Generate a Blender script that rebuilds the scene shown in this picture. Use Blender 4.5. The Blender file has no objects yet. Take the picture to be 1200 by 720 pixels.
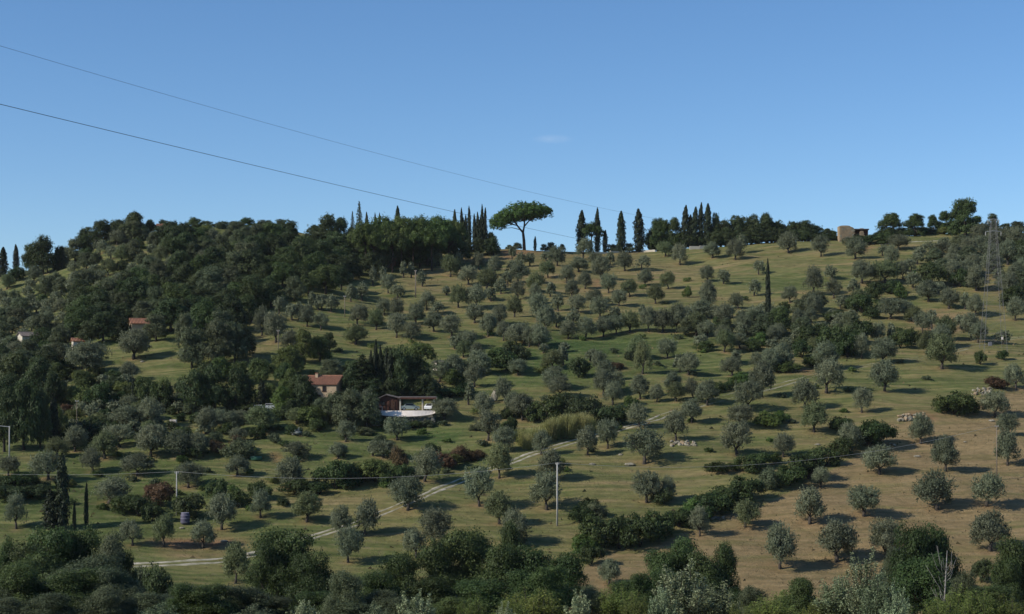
import bpy, math, random
import numpy as np
from mathutils import Vector, Matrix

S = bpy.context.scene
COL = S.collection
R = math.radians

# ------------------------------------------------------------------ camera
F = 2000.0            # focal length in photo pixels (photo is 1200 x 720)
VH = 450.0            # photo row of the true horizon
cam = bpy.data.cameras.new('camera'); cam_o = bpy.data.objects.new('camera', cam); COL.objects.link(cam_o)
cam.sensor_width = 36; cam.lens = 36 * F / 1200.0; cam.shift_y = (VH - 360) / 1200.0
cam.clip_start = 0.5; cam.clip_end = 20000
cam_o.location = (0, 0, 0); cam_o.rotation_euler = (R(90), 0, 0)
S.camera = cam_o

# ------------------------------------------------------------------ light
SUN_EL, SUN_AZ = 33.0, 21.0     # elevation; degrees the light travels away from the camera, from straight right
W = bpy.data.worlds.new("World"); S.world = W; W.use_nodes = True
nt = W.node_tree; bg = nt.nodes['Background']
sky = nt.nodes.new('ShaderNodeTexSky'); sky.sky_type = 'NISHITA'; sky.sun_disc = False
sky.sun_elevation = R(SUN_EL); sky.sun_rotation = R(270 - SUN_AZ)
sky.altitude = 1200; sky.air_density = 0.9; sky.dust_density = 0.7; sky.ozone_density = 4.0
hs = nt.nodes.new('ShaderNodeHueSaturation'); hs.inputs['Saturation'].default_value = 1.12
nt.links.new(sky.outputs[0], hs.inputs['Color'])
# one faint wisp of cloud
tc = nt.nodes.new('ShaderNodeTexCoord')
def vmath(op, a=None, b=None):
    n = nt.nodes.new('ShaderNodeVectorMath'); n.operation = op
    for i, q in enumerate((a, b)):
        if q is None: continue
        if hasattr(q, 'links') or hasattr(q, 'is_linked'): nt.links.new(q, n.inputs[i])
        else: n.inputs[i].default_value = q
    return n
wisp = Vector(((648 - 600) / F, 1, (VH - 163) / F)).normalized()
sub = vmath('SUBTRACT', tc.outputs['Generated'], tuple(wisp))
mul = vmath('MULTIPLY', sub.outputs[0], (1 / .010, 1 / .05, 1 / .0022))
ln = vmath('LENGTH', mul.outputs[0])
nz = nt.nodes.new('ShaderNodeTexNoise'); nz.inputs['Scale'].default_value = 260; nt.links.new(tc.outputs['Generated'], nz.inputs['Vector'])
mr = nt.nodes.new('ShaderNodeMapRange'); mr.inputs[1].default_value = 1.3; mr.inputs[2].default_value = 0.0; mr.inputs[3].default_value = 0; mr.inputs[4].default_value = .22
nt.links.new(ln.outputs['Value'], mr.inputs[0])
mm = nt.nodes.new('ShaderNodeMath'); mm.operation = 'MULTIPLY'; nt.links.new(mr.outputs[0], mm.inputs[0]); nt.links.new(nz.outputs[0], mm.inputs[1])
mx = nt.nodes.new('ShaderNodeMixRGB'); mx.inputs[2].default_value = (6.5, 6.8, 7.4, 1)
nt.links.new(mm.outputs[0], mx.inputs[0]); nt.links.new(hs.outputs[0], mx.inputs[1])
nt.links.new(mx.outputs[0], bg.inputs['Color']); bg.inputs['Strength'].default_value = 0.122
sd = bpy.data.lights.new('sun', 'SUN'); sd.energy = 4.2; sd.angle = R(0.5); sd.color = (1, .93, .82)
so = bpy.data.objects.new('sun', sd); COL.objects.link(so)
ld = Vector((math.cos(R(SUN_AZ)) * math.cos(R(SUN_EL)), math.sin(R(SUN_AZ)) * math.cos(R(SUN_EL)), -math.sin(R(SUN_EL))))
so.rotation_euler = ld.to_track_quat('-Z', 'Y').to_euler(); so.location = (-200, 100, 200)
vs = S.view_settings; vs.view_transform = 'Standard'; vs.look = 'None'; vs.exposure = 0.15; vs.gamma = 1; vs.use_curve_mapping = False

rnd = random.Random(7)

# ------------------------------------------------------------------ terrain function
RIDGE_U = [-800, 0, 30, 90, 120, 200, 330, 400, 440, 560, 620, 700, 780, 850, 950, 1000, 1100, 1200, 2000]
RIDGE_V = [335, 324, 318, 298, 281, 270, 270, 285, 292, 293, 292, 295, 293, 288, 281, 279, 276, 275, 272]
DR = 580.0
NEARD = [-3000, -60, 0, 20, 60, 100, 150, 200, 220, 235, 250]
NEARZ = [60, 2, -1.7, -5, -10, -15.6, -21.8, -28.2, -31.6, -34.2, -35.07]
def sstep(t):
    t = np.clip(t, 0, 1); return t * t * (3 - 2 * t)
def bumps(x, y):
    return (0.30 * np.sin(x * .071 + .6 * np.sin(y * .05)) * np.sin(y * .093 + 1.3) + 0.22 * np.sin(x * .19 + y * .11 + 2)
            + 0.16 * np.sin(y * .33 - x * .05) + 0.10 * np.sin(x * .53 + 1) * np.sin(y * .47) + 0.5 * np.sin(x * .023 + y * .017))
def H(x, y):
    x = np.asarray(x, float); y = np.asarray(y, float)
    yy = np.maximum(y, 30.0)
    u = np.clip(600 + F * x / yy, -800, 2000)
    vr = np.interp(u, RIDGE_U, RIDGE_V)
    D = np.minimum(yy, DR)
    v = 195900.0 / D - 53 + (vr - 284.76) * sstep((D - 300) / 280.0)
    z = -(v - VH) / F * D
    z = np.where(y < 250, np.interp(y, NEARD, NEARZ), z)
    t = np.clip(y - DR, 0, None)
    g = np.where(t < 260, .06 * t - .0004 * t * t, .06 * 260 - .0004 * 260 ** 2 - .15 * (t - 260))
    z = z + np.maximum(g, -105)
    # low terrace banks that run along the slope
    ph = (y - .20 * x + 5 * np.sin(x * .021 + 1) + 2.2 * np.sin(x * .07)) / (12.5 + 1.5 * np.sin(x * .011))
    s = ph - np.floor(ph); amp = .62 * np.clip((y - 300) / 60, 0, 1) * np.clip((575 - y) / 30, 0, 1) * (.55 + .45 * np.sin(x * .05 + y * .03))
    z = z + amp * (np.where(s < .82, -s / .82, (s - .82) / .18 - 1) + .5)
    return z + bumps(x, y) * np.clip((y - 20) / 200, 0, 1)
def at(u, v):
    """the spot on the hillside seen at photo pixel (u, v)"""
    D = np.arange(238, 586, .4); X = (u - 600) / F * D
    vg = VH - F * H(X, D) / D
    k = np.argmax(vg <= v) if (vg <= v).any() else len(D) - 1
    return Vector((X[k], D[k], float(H(X[k], D[k]))))
def ground(x, y): return Vector((x, y, float(H(x, y))))
def px(n, p): return n * p.y / F           # n photo pixels at the distance of p, in metres

# ------------------------------------------------------------------ materials
MATS = {}
def mat(name, col, rough=.85, noise=None, bump=0, metal=0, scale=3.0, spec=.3):
    if name in MATS: return MATS[name]
    m = bpy.data.materials.new(name); m.use_nodes = True; n = m.node_tree; b = n.nodes['Principled BSDF']
    b.inputs['Roughness'].default_value = rough; b.inputs['Metallic'].default_value = metal
    b.inputs['Specular IOR Level'].default_value = spec
    if noise:
        t = n.nodes.new('ShaderNodeTexNoise'); t.inputs['Scale'].default_value = scale; t.inputs['Detail'].default_value = 8
        g = n.nodes.new('ShaderNodeNewGeometry'); n.links.new(g.outputs['Position'], t.inputs['Vector'])
        r = n.nodes.new('ShaderNodeValToRGB'); r.color_ramp.elements[0].position = .33; r.color_ramp.elements[1].position = .67
        r.color_ramp.elements[0].color = (*col, 1); r.color_ramp.elements[1].color = (*noise, 1)
        n.links.new(t.outputs[0], r.inputs[0]); n.links.new(r.outputs[0], b.inputs['Base Color'])
        if bump:
            bp = n.nodes.new('ShaderNodeBump'); bp.inputs['Strength'].default_value = bump; bp.inputs['Distance'].default_value = .05
            n.links.new(t.outputs[0], bp.inputs['Height']); n.links.new(bp.outputs[0], b.inputs['Normal'])
    else: b.inputs['Base Color'].default_value = (*col, 1)
    MATS[name] = m; return m
def leafmat(name, dark, light, rough=.6, trans=.36, vary=.12):
    """leaf colour differs leaf clump by leaf clump (attribute tone) and tree by tree (object random)"""
    m = bpy.data.materials.new(name); m.use_nodes = True; n = m.node_tree; b = n.nodes['Principled BSDF']
    a = n.nodes.new('ShaderNodeAttribute'); a.attribute_name = 'tone'
    r = n.nodes.new('ShaderNodeValToRGB'); r.color_ramp.elements[0].color = (*dark, 1); r.color_ramp.elements[1].color = (*light, 1)
    n.links.new(a.outputs['Fac'], r.inputs[0])
    oi = n.nodes.new('ShaderNodeObjectInfo'); h = n.nodes.new('ShaderNodeHueSaturation')
    m1 = n.nodes.new('ShaderNodeMapRange'); m1.inputs[3].default_value = 1 - vary * 2; m1.inputs[4].default_value = 1 + vary * 2
    m2 = n.nodes.new('ShaderNodeMapRange'); m2.inputs[3].default_value = .5 - vary * .16; m2.inputs[4].default_value = .5 + vary * .16
    mu = n.nodes.new('ShaderNodeMath'); mu.operation = 'MULTIPLY'; mu.inputs[1].default_value = 7.31
    fr = n.nodes.new('ShaderNodeMath'); fr.operation = 'FRACT'
    n.links.new(oi.outputs['Random'], m1.inputs[0]); n.links.new(oi.outputs['Random'], mu.inputs[0]); n.links.new(mu.outputs[0], fr.inputs[0]); n.links.new(fr.outputs[0], m2.inputs[0])
    n.links.new(r.outputs[0], h.inputs['Color']); n.links.new(m1.outputs[0], h.inputs['Value']); n.links.new(m2.outputs[0], h.inputs['Hue'])
    n.links.new(h.outputs[0], b.inputs['Base Color']); b.inputs['Roughness'].default_value = rough; b.inputs['Specular IOR Level'].default_value = .25
    tr = n.nodes.new('ShaderNodeBsdfTranslucent'); n.links.new(h.outputs[0], tr.inputs['Color'])
    mxs = n.nodes.new('ShaderNodeMixShader'); mxs.inputs[0].default_value = trans
    n.links.new(b.outputs[0], mxs.inputs[1]); n.links.new(tr.outputs[0], mxs.inputs[2])
    n.links.new(mxs.outputs[0], n.nodes['Material Output'].inputs['Surface'])
    MATS[name] = m; return m
L_OLIVE = leafmat('olive_leaf', (.122, .143, .078), (.210, .235, .145))
L_OLIVEG = leafmat('olive_leaf_green', (.105, .132, .052), (.185, .215, .100))
L_OAK = leafmat('dark_oak_leaf', (.034, .052, .018), (.080, .108, .040))
L_OAKG = leafmat('green_oak_leaf', (.038, .060, .018), (.090, .130, .038))
L_GREY = leafmat('grey_green_leaf', (.066, .086, .040), (.130, .155, .080))
L_CYP = leafmat('cypress_leaf', (.014, .022, .010), (.032, .046, .018), trans=.1)
L_PINE = leafmat('pine_needle', (.040, .070, .014), (.100, .155, .030), trans=.15)
L_PINEW = leafmat('grove_pine_needle', (.036, .062, .014), (.094, .138, .030), trans=.2)
L_BUSH = leafmat('bramble_leaf', (.032, .054, .016), (.074, .110, .032))
L_YEL = leafmat('yellow_green_leaf', (.070, .090, .022), (.155, .185, .050))
L_BRIGHT = leafmat('bright_green_leaf', (.045, .080, .018), (.110, .165, .038))
L_RUST = leafmat('rusty_leaf', (.060, .042, .020), (.150, .090, .045))
L_SILV = leafmat('silver_leaf', (.060, .090, .034), (.40, .46, .26), trans=.2)
L_SILVG = leafmat('silver_green_leaf', (.055, .080, .034), (.24, .28, .15), trans=.2)
L_NEARY = leafmat('fresh_yellow_leaf', (.095, .125, .028), (.230, .270, .070))
L_REED = leafmat('reed_leaf', (.17, .19, .055), (.46, .44, .18))
L_WHITE = leafmat('white_flower', (.10, .13, .10), (.65, .65, .62))
M_BARK = mat('grey_bark', (.075, .062, .048), noise=(.030, .025, .020), bump=.6, scale=2)
M_PBARK = mat('pine_bark', (.060, .036, .026), noise=(.025, .017, .014), bump=.6, scale=1.5)
M_PALEB = mat('pale_bark', (.30, .29, .26), noise=(.14, .135, .115), bump=.3, scale=3)
M_STONE = mat('pale_stone', (.34, .31, .24), noise=(.17, .155, .11), bump=.6, scale=1.4)
M_OCHRE = mat('ochre_stone', (.34, .25, .15), noise=(.22, .17, .11), bump=.6, scale=1.4)
M_GSTONE = mat('grey_stone', (.17, .165, .14), noise=(.07, .075, .055), bump=.6, scale=1.2)

# ------------------------------------------------------------------ object helpers
def link(o, parent=None):
    COL.objects.link(o)
    if parent is not None: o.parent = parent
    return o
def tag(o, label=None, cat=None, group=None, kind=None):
    if label: o['label'] = label
    if cat: o['category'] = cat
    if group: o['group'] = group
    if kind: o['kind'] = kind
    return o
def empty(name, loc, label=None, cat=None, group=None, rz=0):
    o = bpy.data.objects.new(name, None); o.location = loc; o.rotation_euler = (0, 0, rz); link(o)
    return tag(o, label, cat, group)
class MB:
    def __init__(s): s.v = []; s.f = []
    def add(s, V, Fc):
        k = len(s.v); s.v += [tuple(q) for q in V]; s.f += [tuple(i + k for i in f) for f in Fc]; return s
    def box(s, c, d, rz=0, M=None):
        x, y, z = d[0] / 2, d[1] / 2, d[2] / 2; cs, sn = math.cos(rz), math.sin(rz)
        V = []
        for a, b, e in ((-1, -1, -1), (1, -1, -1), (1, 1, -1), (-1, 1, -1), (-1, -1, 1), (1, -1, 1), (1, 1, 1), (-1, 1, 1)):
            p = Vector((c[0] + a * x * cs - b * y * sn, c[1] + a * x * sn + b * y * cs, c[2] + e * z))
            V.append(M @ p if M else p)
        return s.add(V, [(3, 2, 1, 0), (4, 5, 6, 7), (0, 1, 5, 4), (1, 2, 6, 5), (2, 3, 7, 6), (3, 0, 4, 7)])
    def tube(s, pts, rad, n=6, cap=True):
        pts = [Vector(p) for p in pts]; m = len(pts)
        if not hasattr(rad, '__len__'): rad = [rad] * m
        V = []
        for i, p in enumerate(pts):
            d = (pts[min(i + 1, m - 1)] - pts[max(i - 1, 0)]).normalized()
            a = d.cross(Vector((.13, 1, .07)) if abs(d.y) < .9 else Vector((1, 0, 0))).normalized(); b = d.cross(a)
            for k in range(n):
                t = 2 * math.pi * k / n; V.append(p + (a * math.cos(t) + b * math.sin(t)) * rad[i])
        Fc = [(i * n + k, i * n + (k + 1) % n, (i + 1) * n + (k + 1) % n, (i + 1) * n + k) for i in range(m - 1) for k in range(n)]
        if cap: Fc += [tuple(range(n))[::-1], tuple((m - 1) * n + k for k in range(n))]
        return s.add(V, Fc)
    def lathe(s, prof, c=(0, 0, 0), n=16):
        V = []; m = len(prof)
        for r, z in prof:
            for k in range(n):
                t = 2 * math.pi * k / n; V.append((c[0] + r * math.cos(t), c[1] + r * math.sin(t), c[2] + z))
        Fc = [(i * n + k, i * n + (k + 1) % n, (i + 1) * n + (k + 1) % n, (i + 1) * n + k) for i in range(m - 1) for k in range(n)]
        Fc += [tuple(range(n))[::-1], tuple((m - 1) * n + k for k in range(n))]
        return s.add(V, Fc)
    def mesh(s, name, m, smooth=False):
        me = bpy.data.meshes.new(name); me.from_pydata(s.v, [], s.f); me.materials.append(m); me.update()
        if smooth: me.polygons.foreach_set('use_smooth', [True] * len(me.polygons))
        return me
    def build(s, name, m, parent=None, smooth=False, loc=None):
        o = bpy.data.objects.new(name, s.mesh(name, m, smooth)); link(o, parent)
        if loc is not None: o.location = loc
        return o
def raw_mesh(name, V, Fq, m, tone=None, k=4):
    """fast mesh from arrays of k-sided faces"""
    me = bpy.data.meshes.new(name); nv, nf = len(V), len(Fq)
    me.vertices.add(nv); me.vertices.foreach_set('co', np.asarray(V, np.float32).ravel())
    me.loops.add(nf * k); me.loops.foreach_set('vertex_index', np.asarray(Fq, np.int32).ravel())
    me.polygons.add(nf); me.polygons.foreach_set('loop_start', np.arange(0, nf * k, k, dtype=np.int32))
    me.update(calc_edges=True); me.materials.append(m)
    if tone is not None:
        a = me.attributes.new('tone', 'FLOAT', 'POINT'); a.data.foreach_set('value', np.asarray(tone, np.float32))
    me.validate(); return me

# ------------------------------------------------------------------ terrain mesh
def wavy(u, v, s=1.0): return s * (np.sin(u * .11 + v * .07) * 3 + np.sin(u * .31 - v * .2) * 1.6 + np.sin(u * .05) * 4)
def blob(u, v, cu, cv, ru, rv):
    d = np.sqrt(((u - cu) / ru) ** 2 + ((v - cv + wavy(u, v, .4)) / rv) ** 2); return sstep(1.35 - d)
FIELD_U = [640, 690, 760, 800, 860, 905, 960, 1010, 1040, 1100, 1150, 1200, 1600]
FIELD_V = [700, 655, 640, 618, 600, 578, 556, 526, 492, 482, 460, 448, 400]
def build_terrain():
    Ds = np.concatenate([np.arange(-300, 0, 50), np.arange(0, 230, 8), np.arange(230, 600, .9), np.arange(600, 900, 15), np.arange(900, 9000, 500)])
    us = np.concatenate([np.arange(-2400, -60, 120), np.arange(-60, 1262, 3.6), np.arange(1270, 3700, 120)])
    D, U = np.meshgrid(Ds, us, indexing='ij')
    Y = D; X = (U - 600) / F * np.where(D < 60, 60 + (60 - D) * .9, D)
    Z = H(X, Y)
    V = np.stack([X, Y, Z], -1).reshape(-1, 3); nr, nc = D.shape
    i = np.arange(nr - 1)[:, None] * nc + np.arange(nc - 1)[None]
    Q = np.stack([i, i + 1, i + nc + 1, i + nc], -1).reshape(-1, 4)
    yy = np.maximum(Y, 60); u = 600 + F * X / yy; v = VH - F * Z / yy
    v = np.where(Y > DR, 285, v)
    dry = .36 + .19 * sstep((u - 250) / 400)
    dry = np.maximum(dry, .72 * blob(u, v, 700, 325, 200, 46)); dry = np.maximum(dry, .75 * blob(u, v, 520, 330, 70, 30))
    dry = np.maximum(dry, .95 * blob(u, v, 1105, 378, 60, 24)); dry = np.maximum(dry, .8 * blob(u, v, 1180, 345, 50, 18))
    dry = np.maximum(dry, .7 * blob(u, v, 300, 408, 40, 26)); dry = np.maximum(dry, .9 * blob(u, v, 235, 640, 75, 20))
    dry = np.maximum(dry, .55 * blob(u, v, 740, 560, 160, 40)); dry = np.maximum(dry, .6 * blob(u, v, 400, 592, 130, 22)); dry = np.maximum(dry, .55 * blob(u, v, 500, 630, 80, 26))
    dry = np.maximum(dry, .6 * blob(u, v, 870, 300, 120, 14)); dry = np.maximum(dry, .75 * blob(u, v, 35, 538, 30, 10))
    dry = dry - .5 * blob(u, v, 680, 420, 190, 44) - .25 * blob(u, v, 470, 520, 130, 36) - .22 * blob(u, v, 920, 330, 90, 16) - .18 * blob(u, v, 1000, 450, 180, 22)
    dry = dry - .28 * blob(u, v, 120, 570, 160, 50)
    fv = np.interp(u, FIELD_U, FIELD_V) + wavy(u, v, .7)
    dry = np.maximum(dry, .97 * sstep((v - fv) / 7) * (u > 640))
    soil = .9 * blob(u, v, 1078, 488, 22, 7) + .8 * blob(u, v, 230, 636, 60, 8) + .9 * blob(u, v, 603, 294, 30, 7) + .8 * blob(u, v, 935, 436, 26, 5) + .8 * blob(u, v, 323, 534, 10, 6)
    soil += .7 * blob(u, v, 1010, 292, 16, 5) + .6 * blob(u, v, 720, 430, 20, 5) + .6 * blob(u, v, 1100, 384, 22, 8) + .7 * blob(u, v, 700, 332, 8, 6) + .7 * blob(u, v, 10, 385, 12, 6) + .5 * blob(u, v, 560, 305, 40, 5)
    lush = .8 * blob(u, v, 690, 405, 70, 10) + .9 * blob(u, v, 515, 512, 34, 8) + .5 * blob(u, v, 640, 425, 60, 25) + .5 * blob(u, v, 1070, 304, 24, 6)
    me = raw_mesh('hillside', V, Q, ground_mat())
    me.name = 'hillside'
    for nm, arr in (('dry', dry), ('soil', soil), ('lush', lush)):
        a = me.attributes.new(nm, 'FLOAT', 'POINT'); a.data.foreach_set('value', np.clip(arr, 0, 1).astype(np.float32).ravel())
    me.polygons.foreach_set('use_smooth', [True] * len(me.polygons))
    o = bpy.data.objects.new('hillside', me); link(o); tag(o, kind='structure')
def ground_mat():
    m = bpy.data.materials.new('hillside_grass'); m.use_nodes = True; n = m.node_tree; b = n.nodes['Principled BSDF']; b.inputs['Roughness'].default_value = .95
    b.inputs['Specular IOR Level'].default_value = .1
    N = lambda t: n.nodes.new(t); Lk = n.links.new
    g = N('ShaderNodeNewGeometry')
    def noise(scale, vec=(1, 1, 1), det=8, rough=.6):
        mp = N('ShaderNodeMapping'); mp.inputs['Scale'].default_value = vec; mp.inputs['Rotation'].default_value = (0, 0, R(-14)); Lk(g.outputs['Position'], mp.inputs[0])
        t = N('ShaderNodeTexNoise'); t.inputs['Scale'].default_value = scale; t.inputs['Detail'].default_value = det; t.inputs['Roughness'].default_value = rough; Lk(mp.outputs[0], t.inputs['Vector']); return t.outputs[0]
    def attr(nm): a = N('ShaderNodeAttribute'); a.attribute_name = nm; return a.outputs['Fac']
    def math_(op, a, b_, clamp=False):
        q = N('ShaderNodeMath'); q.operation = op; q.use_clamp = clamp
        for i, s in enumerate((a, b_)):
            if isinstance(s, (int, float)): q.inputs[i].default_value = s
            else: Lk(s, q.inputs[i])
        return q.outputs[0]
    def ramp(f, cols):
        r = N('ShaderNodeValToRGB'); e = r.color_ramp.elements
        for i, (p, c) in enumerate(cols):
            q = e[i] if i < 2 else e.new(p); q.position = p; q.color = (*c, 1)
        Lk(f, r.inputs[0]); return r.outputs[0]
    def mix(f, a, c):
        q = N('ShaderNodeMixRGB'); Lk(f, q.inputs[0]); Lk(a, q.inputs[1])
        if isinstance(c, tuple): q.inputs[2].default_value = (*c, 1)
        else: Lk(c, q.inputs[2])
        return q.outputs[0]
    big = noise(.05, (.5, 1, 1)); mid = noise(.22, (.28, 1.3, 1)); fine = noise(1.6, (.6, 1, 1), 10, .75); strip = noise(.42, (.05, 1.3, 1), 5); spots = noise(.8, (.6, 1, 1), 7, .75)
    d = math_('ADD', attr('dry'), math_('MULTIPLY', math_('SUBTRACT', big, .5), .7))
    d = math_('ADD', d, math_('MULTIPLY', math_('SUBTRACT', mid, .5), 1.5))
    d = math_('ADD', d, math_('MULTIPLY', math_('SUBTRACT', strip, .5), 1.1), True)
    d = math_('ADD', d, math_('MULTIPLY', math_('SUBTRACT', fine, .5), .45), True)
    c = ramp(d, [(0, (.072, .104, .028)), (1, (.255, .185, .092)), (.3, (.118, .142, .044)), (.62, (.190, .172, .066))])
    c = mix(math_('MULTIPLY', attr('lush'), .8), c, (.055, .105, .026))
    sf = math_('MULTIPLY', attr('soil'), math_('MULTIPLY', mid, 1.6), True)
    c = mix(sf, c, (.26, .14, .075))
    rs = N('ShaderNodeMapRange'); rs.inputs[1].default_value = .50; rs.inputs[2].default_value = .64; rs.inputs[3].default_value = 0; rs.inputs[4].default_value = .6
    Lk(spots, rs.inputs[0]); c = mix(rs.outputs[0], c, (.085, .082, .040))
    rb = N('ShaderNodeMapRange'); rb.inputs[1].default_value = .48; rb.inputs[2].default_value = .36; rb.inputs[3].default_value = 0; rb.inputs[4].default_value = .5
    Lk(spots, rb.inputs[0]); c = mix(rb.outputs[0], c, (.27, .225, .125))
    v = N('ShaderNodeHueSaturation'); Lk(c, v.inputs['Color']); mr = N('ShaderNodeMapRange'); mr.inputs[1].default_value = .3; mr.inputs[2].default_value = .7; mr.inputs[3].default_value = .62; mr.inputs[4].default_value = 1.32
    Lk(fine, mr.inputs[0]); vv = math_('MULTIPLY', mr.outputs[0], math_('ADD', math_('MULTIPLY', strip, 1.1), .48)); Lk(vv, v.inputs['Value']); Lk(v.outputs[0], b.inputs['Base Color'])
    bp = N('ShaderNodeBump'); bp.inputs['Strength'].default_value = .9; bp.inputs['Distance'].default_value = .5; Lk(fine, bp.inputs['Height']); Lk(bp.outputs[0], b.inputs['Normal'])
    return m
build_terrain()

# grass tufts on the slope, uncountable: one object
def build_tufts():
    g = np.random.default_rng(3); n = 34000
    u = g.uniform(-20, 1220, n); D = g.uniform(250, 575, n) ** 1.0; X = (u - 600) / F * D; Z = H(X, D)
    h = g.uniform(.06, .22, n) * np.where(g.random(n) < .05, 2.6, 1); w = h * g.uniform(.5, 1.1, n); a = g.uniform(0, math.pi, n)
    P = np.stack([X, D, Z - .04], -1); dx = np.stack([np.cos(a) * w, np.sin(a) * w, np.zeros(n)], -1)
    top = P + np.stack([g.normal(0, .12, n), g.normal(0, .12, n), h], -1)
    V = np.stack([P - dx, P + dx, top], 1).reshape(-1, 3); Q = np.arange(3 * n).reshape(-1, 3)
    m = leafmat('grass_tuft', (.12, .13, .05), (.32, .26, .13), trans=.45)
    o = bpy.data.objects.new('grass_tuft', raw_mesh('grass_tuft', V, Q, m, np.repeat(g.random(n), 3), 3)); link(o)
    tag(o, 'scattered tufts of dry and green grass over the whole olive grove slope', 'grass', kind='stuff')
build_tufts()

# ------------------------------------------------------------------ foliage meshes
def leaf_arrays(C, Nrm, size, aspect, g, up=0.0):
    """rhombic leaves at C facing Nrm"""
    n = len(C); T = g.normal(size=(n, 3)); T[:, 2] += up
    T -= Nrm * (T * Nrm).sum(1, keepdims=True); T /= np.linalg.norm(T, axis=1, keepdims=True) + 1e-9
    B = np.cross(Nrm, T); s = (size * g.uniform(.65, 1.35, n))[:, None] if np.isscalar(size) else (size * g.uniform(.7, 1.3, n))[:, None]
    V = np.stack([C - T * s * .5, C + B * s * aspect * .5, C + T * s * .5, C - B * s * aspect * .5], 1)
    return V.reshape(-1, 3)
def unit(a): return a / (np.linalg.norm(a, axis=-1, keepdims=True) + 1e-9)
def clumps_on_lobes(lobes, nclump, nleaf, spread, g, low=-.55):
    """clump centres over the outsides of ellipsoid lobes, leaves scattered about each centre"""
    Cs, Ns, Ts = [], [], []
    area = np.array([l[1][0] * l[1][1] + l[1][0] * l[1][2] for l in lobes]); area = area / area.sum()
    for (c, r), a in zip(lobes, area):
        k = max(3, int(nclump * a)); d = unit(g.normal(size=(k * 3, 3))); d = d[d[:, 2] > low][:k]; k = len(d)
        rad = g.uniform(.72, 1.05, k)[:, None]; cc = np.array(c) + d * np.array(r) * rad
        for j in range(k):
            m = int(nleaf * g.uniform(.6, 1.4)); sp = spread * g.uniform(.7, 1.3)
            P = cc[j] + g.normal(size=(m, 3)) * sp * np.array((1, 1, .7))
            Nn = unit(d[j] * 1.0 + g.normal(size=(m, 3)) * .48 + np.array((0, 0, .30)))
            Cs.append(P); Ns.append(Nn); Ts.append(np.clip(g.random() * .7 + g.random(m) * .3 + .15 * (d[j, 2]) * 0, 0, 1))
    return np.concatenate(Cs), np.concatenate(Ns), np.concatenate(Ts)
def foliage_mesh(name, C, Nn, T, m, size, aspect, g, up=0.0):
    V = leaf_arrays(C, Nn, size, aspect, g, up)
    return raw_mesh(name, V, np.arange(len(V)).reshape(-1, 4), m, np.repeat(T, 4))
def limb_mesh(name, limbs, m):
    b = MB()
    for pts, rad in limbs: b.tube(pts, rad, 6)
    return b.mesh(name, m, True)

OLIVE_LO = []; BUSH_LO = {}
# each builder returns (trunk mesh or None, crown mesh, reference width, reference height)
def mk_olive(seed, lm, lean=0.0, dens=1.0, loose=1.0):
    g = np.random.default_rng(seed); w, h = 6.0, 5.4
    n = g.integers(3, 6); limbs = []; lobes = []
    fork = Vector((lean * .5 + g.normal() * .1, g.normal() * .1, 0.9 + g.random() * .35))
    limbs.append(([(0, 0, -.3), (.08 + lean * .1, .03, .45), tuple(fork)], [.42, .28, .24]))
    a0 = g.uniform(0, 6.28)
    for i in range(n):
        a = a0 + i * 6.283 / n + g.normal() * .25; rr = g.uniform(1.25, 1.85) * loose
        tip = Vector((lean + math.cos(a) * rr, math.sin(a) * rr, g.uniform(2.7, 3.7)))
        midp = fork.lerp(tip, .5) + Vector((0, 0, -.15)); limbs.append(([fork, midp, tip], [.16, .11, .05]))
        s = g.uniform(.75, 1.45) * (.92 if seed % 4 in (1, 3) else 1); lobes.append((tuple(tip), (s, s * g.uniform(.8, 1.1), s * g.uniform(.8, 1.2))))
    openf = seed % 4 in (1, 3)
    if not openf: lobes.append(((lean * .9, 0, 2.9), (1.5 * loose, 1.5 * loose, 1.15)))
    for i in range(3 if openf else 5):
        a = i * 1.257 + g.uniform(-.4, .4); s = g.uniform(.8, 1.1); lobes.append(((lean * .95 + math.cos(a) * 1.75, math.sin(a) * 1.75, g.uniform(1.9, 3.2)), (s, s, s * 1.15)))
    for i in range(3):
        a = g.uniform(0, 6.28); s = g.uniform(1.0, 1.3); lobes.append(((lean + math.cos(a) * .7, math.sin(a) * .7, g.uniform(3.7, 4.4)), (s, s, s * .85)))
    for i in range(3):
        a = g.uniform(0, 6.28); s = g.uniform(.55, .85); lobes.append(((lean + math.cos(a) * 2.0, math.sin(a) * 2.0, g.uniform(1.5, 2.4)), (s, s, s)))
    C, Nn, T = clumps_on_lobes(lobes, int(165 * dens), 50, .38, g, -.9)
    SC, SN, ST = [C], [Nn], [T]
    for (c, rr_) in lobes:
        for j in range(16):
            d = unit(g.normal(size=3) + np.array((0, 0, .7))); b0 = np.array(c) + d * np.array(rr_) * .95; L = g.uniform(.35, .85); m = 16
            q = g.random(m)[:, None]; SC.append(b0 + (d + np.array((0, 0, .35))) * q * L + g.normal(size=(m, 3)) * .055); SN.append(unit(g.normal(size=(m, 3)) * .7 + d)); ST.append(np.clip(.5 + g.normal(size=m) * .25, 0, 1))
    C, Nn, T = np.concatenate(SC), np.concatenate(SN), np.concatenate(ST)
    OLIVE_LO.append((C, Nn, T))
    return limb_mesh('trunk', limbs, M_BARK), foliage_mesh('crown', C, Nn, T, lm, .27, .46, g, .8), w, h
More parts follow.
